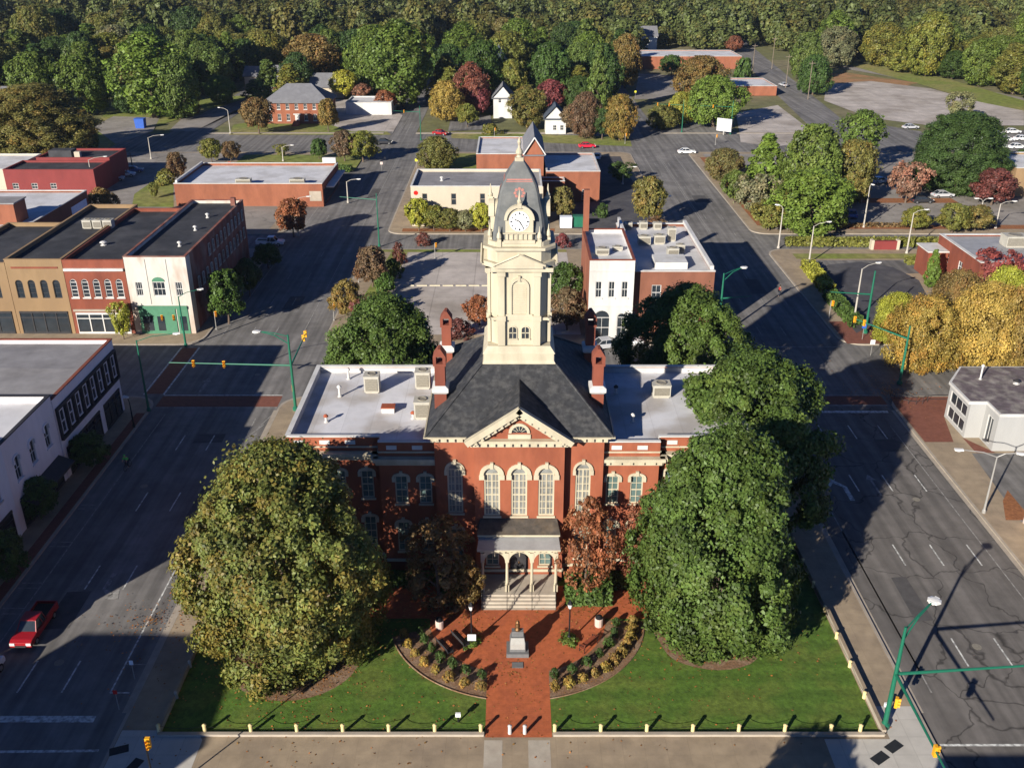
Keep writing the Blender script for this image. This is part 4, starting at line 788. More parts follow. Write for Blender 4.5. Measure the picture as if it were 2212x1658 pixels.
q = MB(); q.poly([E_.p(1.7,0,.02), E_.p(30.5,0,.02), E_.p(30.5,11.09,.02), E_.p(1.7,11.09,.02)]); side = q.build('side_wall', m['brick_old'], t)
for i in range(13):
    for z in (5.4, 8.3):
        if z == 8.3 and i < 3: continue
        op = (4.0+2.05*i, z, .85, 1.75, 2); E_2 = Wall((-43.68, 123.5), (0,1), (1,0)); E_2.window(t, op, m['white_old'], m['glass'], dep=-.05, sill=m['stone'])
extra(t, 'chimney', lambda b: b.box(-44.6, -43.9, 150, 150.8, 11.2, 12.4), m['brick_old'])
for i, y in enumerate((130, 138, 145)): vent(-46.5-.2*i, y, 10.62, .5, ['white roof vent nearest the front on the black corner roof', 'middle white roof vent on the black corner roof', 'rear white roof vent on the black corner roof'][i], 'white', .16)
t, Wd = rowb('red brick shop with five arched windows and a pale cornice', -60.3, -52.06, 'brick_red', 10.6, [(.95+1.55*i, 5.4, .95, 2.6, 1) for i in range(5)], dep=27, par=.45, win=dict(cols=1, rows=4, sill=m['white']))
q = MB(); Wd['S'].bar(q, .1, 8.1, 9.2, 9.55, .003, .3); q.build('cornice', m['white'], t)
q = MB(); Wd['S'].bar(q, .3, 8.0, 3.4, 3.7, .003, .2); q.build('sign_band', m['kerb'], t); storefront(t, Wd['S'], .5, 7.7, 3.2, m['white'], m['glass'], 4)
t, Wd = rowb('tan brick shop with four arched dark windows', -68.0, -60.36, 'tan', 10.7, [(1.3+1.68*i, 5.3, 1.0, 2.6, 1) for i in range(4)], dep=29, par=.5, win=dict(cols=1, rows=3, frame=m['dark']))
q = MB(); Wd['S'].bar(q, .7, 7.0, 9.5, 9.75, .003, .06); q.build('brick_band', m['brick_red'], t); storefront(t, Wd['S'], .5, 7.1, 3.4, m['dark'], m['glass'], 4)
t, Wd = rowb('second tan brick shop at the left edge of the picture', -77.0, -68.06, 'tan', 10.2, [(1.5+1.9*i, 5.3, 1.0, 2.6, 1) for i in range(4)], dep=20, par=.5, win=dict(cols=1, rows=3, frame=m['dark']))
storefront(t, Wd['S'], .5, 8.4, 3.4, m['dark'], m['glass'], 4)
flat_building('shop_building', 'low shop with dark canopy in front of the tan shops', -79, -59.5, 110.2, 110.9, .6, m['brick_brown'], m['grey_roof'], .2) if 0 else None
for i in range(3): x, y = G(185+22*i+8, 497, 9.9); o = roof_unit(x, y, 10.15, 1.3, 1.3, 1.3, ['left','middle','right'][i]+' one of three white units in a row on the black roofs')
vent(-58, 132, 10.15, .4, 'pale vent alone on the red brick shop roof', 'white', .25)
# -- white roof with brick penthouse
t, Wd = flat_building('warehouse', 'wide brick building with a big white roof and a brick penthouse', -112, -77, 145, 172.4, 8.2, m['brick_brown'], m['membrane'], .35, m['white'])
extra(t, 'penthouse', lambda b: b.box(-86.5, -79.6, 151, 155, 7.85, 11.2), m['brick_orange']); extra(t, 'penthouse_roof', lambda b: b.box(-86.7, -79.4, 150.8, 155.2, 11.202, 11.4), m['grey_roof'])
q = MB(); Wd['E'].bar(q, 20, 26.5, 5.2, 7.0, .01, .05); q.build('sign_board', m['blue_grey'], t)
# -- maroon low building
t, Wd = flat_building('shop_building', 'maroon painted low building with black roof in two levels', -107, -88, 201.9, 211, 5.4, m['brick_maroon'], m['black_roof'], .35, m['brick_maroon'], dict(S=[(2+4*i, 1.4, 1.3, 1.2, 0) for i in range(3)]))
t2, Wd2 = flat_building('shop_building', 'maroon painted rear building with raised black roof and roof cabin', -104, -88.0, 211.06, 221, 6.0, m['brick_maroon'], m['black_roof'], .35, m['brick_maroon'])
extra(t2, 'roof_cabin', lambda b: b.box(-102, -97, 213, 216, 5.65, 7.2), m['black_roof']); extra(t2, 'hatch', lambda b: b.box(-96.4, -95.2, 213, 214, 5.65, 6.9), m['cream_wall'])
flat_building('shop_building', 'long low pale building with white roof at the left edge', -150, -108, 206, 222, 4.6, m['cream_wall'], m['membrane'], .3, m['white'])
# -- white roofed brick building on the left street
t, Wd = flat_building('shop_building', 'orange brick building with a wide white roof beyond the left street corner', -68.2, -38.3, 192.5, 212, 4.7, m['brick_orange'], m['membrane'], .55, m['white'], copw=.4)
extra(t, 'parapet', lambda b: (b.box(-41.5, -38.6, 211.2, 211.9, 4.85, 6.0), b.box(-68.0, -67.6, 193, 211, 4.83, 5.3)), m['white'])
for i, (px, lab) in enumerate(((523, 'left of two roof units on the wide white roof'), (640, 'right of two roof units on the wide white roof'))): x, y = G(px, 402, 4.2); roof_unit(x, y+1.5, 4.17, 3.0, 1.5, 1.1, lab)
q = MB(); Wd['S'].bar(q, 27.2, 29.6, 1.2, 3.2, .003, .06); q.build('panel', m['kerb'], t)
q = MB(); Wd['E'].bar(q, 1, 18, .2, 3.2, .003, .06); q.build('shop_front', m['glass'], t)
extra(t, 'canopy', lambda b: b.box(-38.2, -36.6, 196, 211, 3.1, 3.4), m['white'])
# -- brick office with hipped roof
def hip_house(name, label, x0, x1, y0, y1, he, hr, wall, roof, ops=None, ov=.6, ridge=None, win=None, axis='x'):
    t = thing(name, label, 'building', (x0, y0, 0)); W_ = walls4(x0, x1, y0, y1); mb = MB(); ops = ops or {}
    for k, L in (('S', x1-x0), ('E', y1-y0), ('N', x1-x0), ('W', y1-y0)): W_[k].face(mb, L, -.05, he, ops.get(k, ()))
    mb.build('wall', wall, t); d = (y1-y0)/2 if axis == 'x' else (x1-x0)/2; r = MB(); a, b, c, e = x0-ov, x1+ov, y0-ov, y1+ov; ym = (y0+y1)/2; xm = (x0+x1)/2
    if ridge is None: ridge = d
    if axis == 'x': r.add([(a,c,he),(b,c,he),(b,e,he),(a,e,he),(a+ridge,ym,hr),(b-ridge,ym,hr)], [(0,1,5,4),(2,3,4,5)]+([(1,2,5),(3,0,4)] if ridge > .5 else []))
    else: r.add([(a,c,he),(b,c,he),(b,e,he),(a,e,he),(xm,c+ridge,hr),(xm,e-ridge,hr)], [(1,2,5,4),(3,0,4,5)]+([(0,1,4),(2,3,5)] if ridge > .5 else []))
    r.box(a, b, c, e, he-.25, he-.01); r.build('roof', roof, t)
    for k, l in ops.items():
        for op in l: W_[k].window(t, op, m['white'], m['glass'], **(win or {}))
    if axis == 'x' and ridge < .5:
        for xx in (x0, x1): MB().poly([(xx, y0, he-.01), (xx, y1, he-.01), (xx, ym, hr-.25)]).build('gable', wall, t)
    if axis == 'y' and ridge < .5:
        for yy in (y0, y1): MB().poly([(x0, yy, he-.01), (x1, yy, he-.01), (xm, yy, hr-.25)]).build('gable', wall, t)
    return t, W_
L = 18.5
t, Wd = hip_house('office_building', 'two storey orange brick office with grey hipped roof and white windows', -72, -53.5, 287.6, 300, 6.2, 10.6, m['brick_orange'], m['roof_grey'], dict(S=[(1.4+2.6*i, 4.1, 1.0, 1.6, 0) for i in range(7)]+[(1.4+2.6*i, .9, 1.0, 1.9, 0) for i in range(7) if i != 3]), win=dict(sill=m['white']))
q = MB(); Wd['S'].bar(q, 8.6, 9.9, 0, 2.6, .003, .12); Wd['S'].bar(q, 8.2, 10.3, 2.61, 2.9, .003, .3); q.build('door', m['white'], t)
q = MB()
for i in range(8): q.box(-63.8, -61.8, 283.0+.55*i, 283.55+.55*i, -.05, .1+.13*i)
tag(q.build('brick_steps', m['paver_dark']), kind='structure')
# -- cream building
t, Wd = flat_building('shop_building', 'long cream stucco building with small dark windows behind a shrub row', -18.9, 5.6, 177.6, 192, 7.7, m['cream_wall'], m['grey_roof'], .45, m['white'], dict(S=[(2.6+5.4*i, 4.2, 1.0, 2.2, 0) for i in range(5)]+[(13.5, .2, 1.0, 2.2, 0), (5, .6, 1.0, 1.6, 0)]), win=dict(frame=m['kerb'], rows=2, cols=1))
q = MB(); q.add([Wd['S'].p(.95+.42*math.cos(i*math.pi/8), 6.5+.42*math.sin(i*math.pi/8), .03) for i in range(16)], [tuple(range(16))]); q.build('round_sign', m['red_lens'], t)
vent(-13.5, 184, 7.28, .6, 'small white vent on the grey roof of the cream building', 'white', .2)
# -- brick church
t, Wd = flat_building('church_hall', 'orange brick church hall block with white flat roof', -7.4, 2.6, 200.5, 219, 9.0, m['brick_orange'], m['membrane'], .25, m['white'])
t, Wd = flat_building('church_hall', 'low brick church wing with white roof beside the steep chapel', 7.0, 18.0, 196, 214, 6.4, m['brick_orange'], m['membrane'], .25, m['white'], dict(S=[(8, .5, 1.2, 2.2, 0)]))
flat_building('porch_building', 'small brick entrance porch with deep white parapet in front of the church', 5.6, 10.6, 192.5, 195.9, 5.2, m['brick_orange'], m['membrane'], .9, m['white'])
t, Wd = hip_house('chapel', 'steep grey roofed chapel behind the clock tower spire', 2.66, 6.5, 198, 217, 9.4, 12.8, m['brick_orange'], m['roof_grey'], ridge=.0, axis='y', ov=.3)
extra(t, 'gable_trim', lambda b: (b.tube((2.3,197.6,9.45),(4.58,197.6,12.9),.16,n=4), b.tube((6.86,197.6,9.45),(4.58,197.6,12.9),.16,n=4)), m['white'])
# -- white corner building and its brick neighbour across the back street
t, Wd = flat_building('shop_building', 'narrow white building with arched ground floor and three upper windows', 10.3, 16.3, 122, 137, 11.1, m['white'], m['membrane'], .6, m['brick_red'], dict(S=[(1.3+1.75*i, 5.9, .85, 2.3, 0) for i in range(3)]+[(1.9, .1, 2.2, 4.0, 1), (4.6, .1, 1.3, 3.6, 1)]), win=dict(cols=2, rows=2, sill=m['white']))
q = MB(); q.poly([Wd['W'].p(.0,0,.02), Wd['W'].p(14.9,0,.02), Wd['W'].p(14.9,11.0,.02), Wd['W'].p(.0,11.0,.02)]); q.build('side_wall', m['brick_orange'], t)
extra(t, 'chimney', lambda b: b.box(10.3, 11.1, 135.5, 136.4, 11.2, 17.2), m['brick_orange']); q = MB(); Wd['S'].bar(q, .0, 6, 4.6, 4.8, .003, .12); Wd['S'].bar(q, 0, 6, 9.6, 9.75, .003, .1); q.build('string_course', m['white'], t)
roof_unit(12.3, 126.5, 10.52, 1.8, 1.2, .9, 'tan unit on the roof of the narrow white building'); roof_unit(14.6, 128.5, 10.52, 1.4, .8, .5, 'flat unit on the roof of the narrow white building')
t, Wd = flat_building('shop_building', 'brown brick building with white roof full of units on the right street corner', 16.36, 27.3, 123.4, 147.3, 9.1, m['brick_brown'], m['membrane'], .5, m['white'], dict(S=[(3.2, 5, 1.3, 2.2, 0), (7.5, 5, 1.3, 2.2, 0)]), copw=.5)
extra(t, 'parapet', lambda b: (b.box(26.7, 27.2, 123.9, 146.9, 9.23, 9.75), b.box(16.5, 16.9, 123.9, 147, 9.23, 10.2)), m['white'])
extra(t, 'roof_curb', lambda b: b.box(19.6, 24.0, 125.8, 129.6, 8.62, 9.6), m['white'])
for i, (x, y, a, b, c, lab) in enumerate(((22.8,131.5,1.6,1.2,1.3,'air unit just behind the white roof curb'), (19.5,137.5,1.8,1.2,1.3,'left unit in the middle of the crowded white roof'), (21.8,138,1.6,1.2,1.3,'right unit in the middle of the crowded white roof'), (23.8,139.5,1.2,1.2,2.0,'tall unit on the crowded white roof'), (24.2,133.5,1.2,1.0,1.2,'unit nearest the street side of the crowded white roof'), (18,145.5,1.2,1.0,1.1,'small unit in the back left corner of the crowded white roof'), (20.4,145.8,1.2,1.0,1.1,'small unit at the back of the crowded white roof beside its parapet'), (22.6,145.8,1.2,1.0,1.0,'low unit at the back right of the crowded white roof'))): roof_unit(x, y, 8.62, a, b, c, lab)
# -- white modern building on the right
t = thing('modern_building', 'white one storey modern building with stained slate coloured flat roof', 'building', (49.5, 90, 0))
mb = MB(); P = [(49.5,98.2),(49.5,93),(51.2,93),(51.2,90),(80,90),(80,102.4),(52.2,102.4)]; 
for i, (a, b) in enumerate(zip(P, P[1:]+P[:1])):
    d = Vector((b[0]-a[0], b[1]-a[1])); L = d.length; u = d/L; Wx = Wall(a, (u.x,u.y), (u.y,-u.x)); op = [(2.6, .5, 4.2, 1.4, 0), (2.6, 2.3, 4.2, 1.4, 0)] if i == 0 else ([(1.5, .5, 1.3, 3.0, 0)] if i == 2 else [])
    Wx.face(mb, L, 0, 4.2, op)
    for o in op: Wx.window(t, o, m['white'], m['glass'], cols=3 if i == 0 else 2, rows=1, dep=.12)
mb.build('wall', m['modern_wall'], t)
MB().prism([(x+(.0 if x > 49.6 else -.25), y) for x, y in P], 4.203, 4.5).build('roof_edge', m['white'], t)
MB().poly([(49.5,98.1,4.51),(49.5,93.2,4.51),(51.4,93.2,4.51),(51.4,90.2,4.51),(80,90.2,4.51),(80,102.2,4.51),(52.3,102.2,4.51)]).build('roof', m['purple_roof'], t)
vent(53, 98.8, 4.51, 1.6, 'thin white flue on the stained slate coloured roof', 'white', .1); vent(56.5, 97.6, 4.51, .3, 'dark low vent on the stained slate coloured roof', 'dark', .2)
flat_building('shop_building', 'pink stucco building at the right edge of the picture', 47.9, 66, 68, 76.2, 5.5, m['pink'], m['membrane'], .4, m['white'])
# -- brick building with pale roof on the right
t, Wd = flat_building('shop_building', 'red brick building with pale flat roof beyond the yellow trees', 69.6, 112, 136.8, 152, 6.0, m['brick_red'], m['metal_roof'], .3, m['white'], dict(W=[(4, 2.6, 1.4, 1.6, 0), (9, 2.6, 1.4, 1.6, 0)]), copw=.5)
extra(t, 'low_wing', lambda b: b.box(66.4, 69.58, 147.5, 152, 0, 4.3), m['brick_red']); extra(t, 'low_wing_roof', lambda b: b.box(66.2, 69.58, 147.3, 152.2, 4.302, 4.5), m['white'])
roof_unit(79, 146.5, 5.72, 3.4, 2.4, 1.7, 'large air unit on the pale roof of the red brick building')
flat_building('shop_building', 'tan building with white roof at the far right edge beyond the car park', 105, 140, 200, 216, 6.2, m['tan'], m['membrane'], .4, m['white'])
# -- beyond the avenue
def low(label, x0, x1, y0, y1, h, wall, roof='membrane', **k): return flat_building('far_building', label, x0, x1, y0, y1, h, m[wall], m[roof], .25, m['white'], **k)
low('long low brick store with white roof far up the right street', 51, 94.5, 415, 438, 5.0, 'brick_orange'); low('small flat roofed shop with orange brick front beside the far street', 77, 91, 342, 362, 3.2, 'brick_orange')
low('white flat roofed shed beside the hipped brick office', -51, -37, 303, 316, 3.6, 'white', 'membrane')
x, y = G(1563, 292); t = thing('billboard', 'white slanted billboard seen from its side on the avenue lot', 'billboard', (x, y, 0), .9); b = MB(); b.box(-.2,.2,-2.2,2.2,1.0,4.4); b.build('board', m['membrane'], t, world=False); MB().box(-.15,.15,-.2,.2,-.1,.99).build('post', m['steel'], t, world=False)
def houseD(label, xl, xr, base, he, hr, wall, roof, dep=10, axis='x', ridge=.0, **k):
    x0, y0 = G(xl, base); x1, _ = G(xr, base); return hip_house('house', label, x0, x1, y0, y0+dep, he, hr, m[wall], m[roof], ov=.5, axis=axis, ridge=ridge, **k)
houseD('small white house with pointed gable facing the avenue', 1178, 1222, 290, 4.2, 7.6, 'white', 'roof_blue', 9, 'y', ops=dict(S=[(2.6, 1.0, 1.0, 1.4, 0), (4.6, 1.0, 1.0, 1.4, 0)]))
houseD('tall white house half hidden by trees near the small lot', 1066, 1106, 256, 6, 9.5, 'white', 'roof_grey', 10, 'y', ops=dict(S=[(2, 4.5, .9, 1.5, 0), (4.6, 4.5, .9, 1.5, 0)]))
houseD('large brick house with steep dark blue grey roof among trees', 1042, 1112, 205, 5.5, 15.5, 'brick_orange', 'roof_blue', 15, 'x', 6)
houseD('brick wing with pale gable in front of the large dark roofed house', 1040, 1082, 213, 4.5, 8.5, 'brick_orange', 'roof_grey', 8, 'y')
houseD('red brick gabled house among trees at the left', 54, 100, 216, 5, 8.6, 'brick_red', 'roof_grey', 11, 'y', ops=dict(S=[(3, 2, 1.2, 1.6, 0), (6, 2, 1.2, 1.6, 0)])); houseD('white house at the left edge beside the big olive tree', -30, 14, 250, 5, 8, 'white', 'roof_grey', 10)
houseD('grey roofed house behind the left end of the hipped brick office', 590, 645, 196, 4, 8, 'brick_brown', 'roof_grey', 11); houseD('grey roofed house behind the right end of the hipped brick office', 672, 745, 212, 3.6, 7.5, 'cream_wall', 'roof_grey', 11)
houseD('dark roofed house under the trees left of the tall oval tree', 745, 800, 175, 4, 8, 'brick_brown', 'roof_blue', 11); houseD('white house glimpsed at the top of the picture among woods', 1385, 1418, 112, 7, 11, 'white', 'roof_grey', 12); houseD('white house at the top edge of the picture near the far road', 1530, 1560, 30, 10, 16, 'white', 'roof_grey', 16)
houseD('little house with red roof at the wood edge', 1768, 1795, 112, 3.5, 6.5, 'white', 'roof_red', 8); houseD('long low grey roof deep in the right hand wood', 2080, 2130, 120, 4.5, 6, 'white', 'metal_roof', 10); houseD('pale house between trees behind the bright green trees', 530, 560, 190, 4, 7, 'cream_wall', 'roof_grey', 9)

# ---------------------------------------------------------------- street furniture
ZB = .148
def signal_head(par, x, y, z, ax, ay, n=3, horiz=False):
    """three-lens yellow head facing (ax, ay)"""
    b = MB(); b.T = Matrix.Translation((x, y, z)) @ Matrix.Rotation(math.atan2(ax, -ay), 4, 'Z')
    b.T = b.T @ Matrix.Scale(.74, 4); b.box(-.2, .2, -.14, .14, -.55, .55)
    for i in range(3): b.tube((0, -.141, .36-.36*i), (0, -.36, .36-.36*i), .15, .15, 8, cap=False)
    o = b.build('signal_head', m['yellow'], par, world=False)
    for i, c in enumerate(('red_lens', 'amber_lens', 'green_lens')):
        l = MB(); l.T = b.T; l.tube((0, -.142, .36-.36*i), (0, -.16, .36-.36*i), .12, .12, 8); l.build('lens', m[c], o, world=False)
    return o
def mast(label, x, y, h, arms, lum=None, mat='green_paint', z0=.14, r=.15, low=None):
    t = thing('signal_mast', label, 'traffic signal', (x, y, z0)); b = MB(); b.lathe([(0,r*2.2),(.35,r*2.2),(.45,r*1.2),(h*.6,r*.95),(h,r*.65)], n=10); b.build('pole', m[mat], t, world=False)
    for (dx, dy, L, ha, sig) in arms:
        a = MB(); a.tube((0, 0, ha-.25), (dx*L, dy*L, ha+.1), r*.8, r*.38, 8); a.build('mast_arm', m[mat], t, world=False)
        for (f, ax, ay) in sig: signal_head(t, dx*L*f, dy*L*f, ha-.25+.35*f-.05, ax, ay)
    if lum:
        dx, dy, L = lum; a = MB(); a.path([(0,0,h-1.1),(dx*L*.5,dy*L*.5,h-.1),(dx*L,dy*L,h+.25)], .06, 6); a.path([(0,0,h-.2),(dx*L*.5,dy*L*.5,h+.15),(dx*L*.9,dy*L*.9,h+.27)], .05, 6); a.build('lamp_arm', m[mat], t, world=False)
        q = MB(); q.T = Matrix.Translation((dx*(L+.35), dy*(L+.35), h+.22)) @ Matrix.Rotation(math.atan2(dy, dx), 4, 'Z'); q.ell((0,0,0), (.5,.2,.12), 8, 5); q.box(-.45, .45, -.17, .17, -.06, .08); q.build('lamp_head', m['lamp_glass'], t, world=False)
    for z, ax, ay in (low or []): signal_head(t, ax*.42, ay*.42, z, ax, ay)
    return t
mast('green signal mast behind the west wing with its long arm over the street', -25.1, 99.8, 9.4, [(-1,0,13.8,5.9,[(.55,0,-1),(.8,0,-1)]),(.0,1,9,5.9,[(.85,-1,0),(.98,-1,0)])], (-1,.1,3.2), low=[(2.6,-.3,.9)])
mast('large green signal mast in the right foreground beside the lawn corner', 25.9, 50.5, 8.7, [(1,.06,13.5,5.0,[(.72,0,-1),(.95,0,-1)]),(-.02,-1,10.5,5.0,[(.66,1,0)])], (.75,.66,3.4), low=[(2.4,.9,-.4)])
mast('green signal mast beside the oval car park with its arm to the left', 48.9, 123.6, 9.0, [(-1,0,5.6,5.9,[])])
mast('green signal mast with street lamp beside the brick building on the right street', 28.2, 122, 9.2, [(1,0,4.0,5.9,[])], (.85,.5,3.2))
mast('green signal mast on the brick corner in front of the yellow trees', 47.6, 107, 7.6, [(-.62,.78,7.5,6.2,[(.8,0,-1),(.98,0,-1)])], None, low=[])
mast('thin green signal mast far up the left street', -23.5, 164.6, 9.5, [(-1,.1,6.5,8.6,[])], None, r=.11)
mast('dark green signal mast at the avenue end of the left street', -24.5, 262, 9, [(-1,0,7,7.6,[(.6,0,-1)])], None, r=.11)
mast('green signal mast at the right end of the avenue crossing', 47.5, 273.5, 9, [(-1,0,8,7.6,[(.5,0,-1),(.9,0,-1)])], None, r=.11); mast('green signal mast on the near side of the avenue beside the lot', 60.5, 270.5, 9, [(-1,0,9,7.6,[(.6,0,-1)])], None, r=.11)
def ped(label, x, y, h=2.6, heads=1, mat='steel', face=(0,-1)):
    t = thing('pedestrian_signal', label, 'pedestrian signal', (x, y, .14)); MB().lathe([(0,.14),(.15,.14),(.2,.06),(h,.055)], n=8).build('post', m[mat], t, world=False)
    for i in range(heads): signal_head(t, .24*(1 if i == 0 else -1), -.1, h-.35, *face)
    return t
for px, py, lab, hd in ((468, 714, 'orange signal on a post at the corner of the weathered brick side wall', 1), (775, 612, 'orange pedestrian signal post beside the brown street trees', 1), (722, 694, 'orange pedestrian signal post left of the round dark tree', 1), (353, 722, 'orange signal post in front of the green shop front', 1), (378, 722, 'second orange signal post before the green shop front', 1), (940, 560, 'orange signal post at the far corner of the gravel lot', 1), (1790, 690, 'small signal post beside the dark hedge', 1), (1068, 300, 'orange signal on the verge behind the church', 1), (1350, 312, 'orange signal at the right end of the verge', 1), (1545, 315, 'orange signal before the corner lot', 1)): x, y = G(px, py); ped(lab, x, y, 2.7, hd)
t = ped('yellow signal on a black pole at the bottom left corner of the lawn', -22.6, 44.3, 5.3, 1, 'black')
def lamp(label, x, y, h=9, arms=((1,0,2.2),), mat='concrete_pole', r=.13, z0=.14):
    t = thing('street_lamp', label, 'street lamp', (x, y, z0)); MB().lathe([(0,r*1.9),(.3,r*1.9),(.4,r*1.15),(h,r*.6)], n=8).build('pole', m[mat], t, world=False)
    for dx, dy, L in arms:
        MB().path([(0,0,h-.1),(dx*L*.4,dy*L*.4,h+.35),(dx*L,dy*L,h+.5)], .05, 6).build('lamp_arm', m[mat], t, world=False)
        q = MB(); q.T = Matrix.Translation((dx*(L+.3),dy*(L+.3),h+.5)) @ Matrix.Rotation(math.atan2(dy,dx), 4, 'Z'); q.box(-.4,.4,-.16,.16,-.07,.07); q.ell((.05,0,-.06),(.3,.3,.1),8,4); q.build('lamp_head', m['lamp_glass'], t, world=False)
    return t
def lampD(label, bx, by, top, **k): x, y = G(bx, by); return lamp(label, x, y, Hh(top, y)-.14, **k)
lampD('pale street lamp with two arms on the right pavement near the modern building', 2124, 1110, 985, arms=((-1,.1,3.2),(1,-.2,1.6)), mat='steel', r=.1)
lampD('grey lamp post between the dark hedge and the oval car park', 1844, 696, 580, arms=((.9,.4,2.6),)); lampD('grey lamp post at the left end of the long hedge', 1681, 538, 450, arms=((-.8,.5,.8),)); lampD('grey lamp post in front of the hedge beside the drive', 1747, 571, 488, arms=((1,.3,2.4),))
lampD('grey lamp post in the car park behind the hedge', 1865, 493, 402, arms=((.2,-.9,.6),)); lampD('grey lamp post behind the middle of the long hedge', 1958, 549, 460, arms=((1,.2,2),)); lampD('grey lamp post left of the maroon round tree', 2111, 495, 434, arms=((-1,0,1),(1,0,1))); lampD('grey lamp post right of the maroon round tree', 2150, 495, 440)
lampD('grey lamp post in the street beside the brown shrub tree on the right street', 1421, 480, 430, arms=((1,.2,1.6),)); lampD('lamp post on the corner in front of the wide white roofed shop', 752, 440, 392, arms=((1,0,2.2),)) ; lampD('grey lamp post near the red brown street tree', 645, 512, 432, arms=((1,.3,2.0),)); lampD('lamp post at the end of the maroon building', 203, 412, 345, arms=((1,.3,3),))
lampD('lamp post on the grass strip by the avenue', 327, 345, 297, arms=((1,.2,3),)); lampD('lamp post at the corner of the office lawn', 498, 290, 238, arms=((-.8,.4,3),)); lampD('lamp post in the avenue car park beyond the wide white roof', 612, 350, 318); lampD('lamp post beside the mushroom shaped tree of the church lot', 1345, 400, 365)
lampD('dark green lamp column at the corner of the framed shop', 322, 890, 735, arms=((1,.2,4),), mat='green_paint'); lampD('dark green lamp column in front of the green shop front', 402, 750, 640, arms=((.9,.5,2.5),), mat='green_paint')
lampD('short dark post lamp on the west pavement', 290, 925, 868, arms=((-.5,.3,.6),), mat='black', r=.09)
for px, by, ty_, lab in ((1697, 190, 118, 'wooden utility pole beside the far road'), (1745, 215, 132, 'wooden utility pole left of the pale yard'), (1775, 190, 148, 'short wooden utility pole by the dirt bank'), (1625, 160, 95, 'wooden utility pole before the far store'), (533, 230, 185, 'wooden utility pole among the trees by the side street'), (1667, 150, 80, 'wooden utility pole far up the east street'), (1868, 390, 310, 'tall utility pole rising from the parking lot trees'), (288, 372, 330, 'utility pole behind the maroon building')):
    x, y = G(px, by); h = Hh(ty_, y); t = thing('utility_pole', lab, 'utility pole', (x, y, 0)); MB().tube((0,0,-.1),(0,0,h),.16,.1,7).build('pole', m['wood'], t, world=False); MB().box(-1.1,1.1,-.06,.06,h-.8,h-.65).build('crossarm', m['wood'], t, world=False)
# plaza lamps
for px, py, lab in ((1019, 1392, 'black lantern post in the left round plant bed of the plaza'), (1229, 1388, 'black lantern post in the right round plant bed of the plaza')):
    x, y = G(px, py); t = thing('lantern_post', lab, 'lamp post', (x, y, .15)); MB().lathe([(0,.16),(.5,.14),(.6,.07),(3.1,.05),(3.15,.1),(3.2,.1)], n=10).build('post', m['black'], t, world=False); l = MB().lathe([(3.201,.12),(3.6,.2)], n=6).build('lantern', m['lamp_glass'], t, world=False); MB().lathe([(3.602,.24),(3.75,.16),(3.95,.03)], n=6).build('cap', m['black'], t, world=False)
# chain posts and low walls of the lawn
def bollard(label, x, y, mat='post_cream', h=.78, z=.16, cat='bollard'):
    t = thing('chain_post', label, cat, (x, y, z), 0, 'chain posts around the lawn'); MB().lathe([(0,.13),(h*.85,.12),(h*.86,.15),(h*.92,.15)], n=10).build('post', m[mat], t, world=False); MB().lathe([(h*.921,.14),(h,.05),(h+.01,.01)], n=10).build('cap', m[mat], t, world=False); return t
XS_L = [-21.2-(-2.15+21.2)*0 + 0 for _ in ()]; left = [-2.15-3.17*i for i in range(8)]; right = [2.95+3.17*i for i in range(7)]+[24.0]
def chains(name, label, P, z):
    q = MB()
    for (x0, y0), (x1, y1) in zip(P, P[1:]):
        pts = [(x0+(x1-x0)*i/8, y0+(y1-y0)*i/8, z-.26*(1-(i/4-1)**2)) for i in range(9)]; q.path(pts, 0.013, 4)
    return tag(q.build(name, m['black']), label, 'chain')
for i, x in enumerate(left): bollard(f'cream chain post on the front lawn wall, {ORD[i]} to the left of the brick path', x, 49.95)
for i, x in enumerate(right): bollard(f'cream chain post on the front lawn wall, {ORD[i]} to the right of the brick path', x, 49.95)
chains('chain', 'sagging dark chain along the front lawn left of the brick path', [(x, 49.95) for x in left], .82); chains('chain', 'sagging dark chain along the front lawn right of the brick path', [(x, 49.95) for x in right], .82)
ys = [53.3+3.25*i for i in range(10)]
for i, y in enumerate(ys): bollard(f'pale chain post on the right edge of the lawn, {ORD[i]} from the front', 25.4, y, 'post_cream', .62)
chains('chain', 'sagging chain along the right edge of the lawn', [(25.4, y) for y in ys], .68)
for i, y in enumerate(ys[:8]): bollard(f'pale chain post on the left edge of the lawn, {ORD[i]} from the front', -24.2, y, 'stone', .62)
for x, lab in ((-.15, 'pale post standing in the mouth of the brick path, left one'), (.88, 'pale post standing in the mouth of the brick path, right one')): bollard(lab, x, 49.9, 'white', .75)
for lab, a in (('low white coped wall along the front of the lawn left of the path', (-24.35,-1.95,49.62,49.86)), ('low white coped wall along the front of the lawn right of the path', (2.85,25.6,49.62,49.86)), ('low coped wall along the right edge of the lawn', (25.5,25.78,49.87,101.5)), ('low coped wall along the left edge of the lawn', (-24.5,-24.22,49.87,101.5))):
    t = thing('garden_wall', lab, 'low wall', (a[0], a[2], .1)); front = a[1]-a[0] > 1; MB().box(a[0],a[1],a[2],a[3],.1,.3 if front else .5).build('wall', m['stone'], t); MB().box(a[0]-(.03 if front else -.02),a[1]+(.03 if front else -.02),a[2]-.03,a[3]+(.0 if front else .05),.302 if front else .502,.36 if front else .54).build('coping', m['kerb' if front else 'sidewalk'], t)
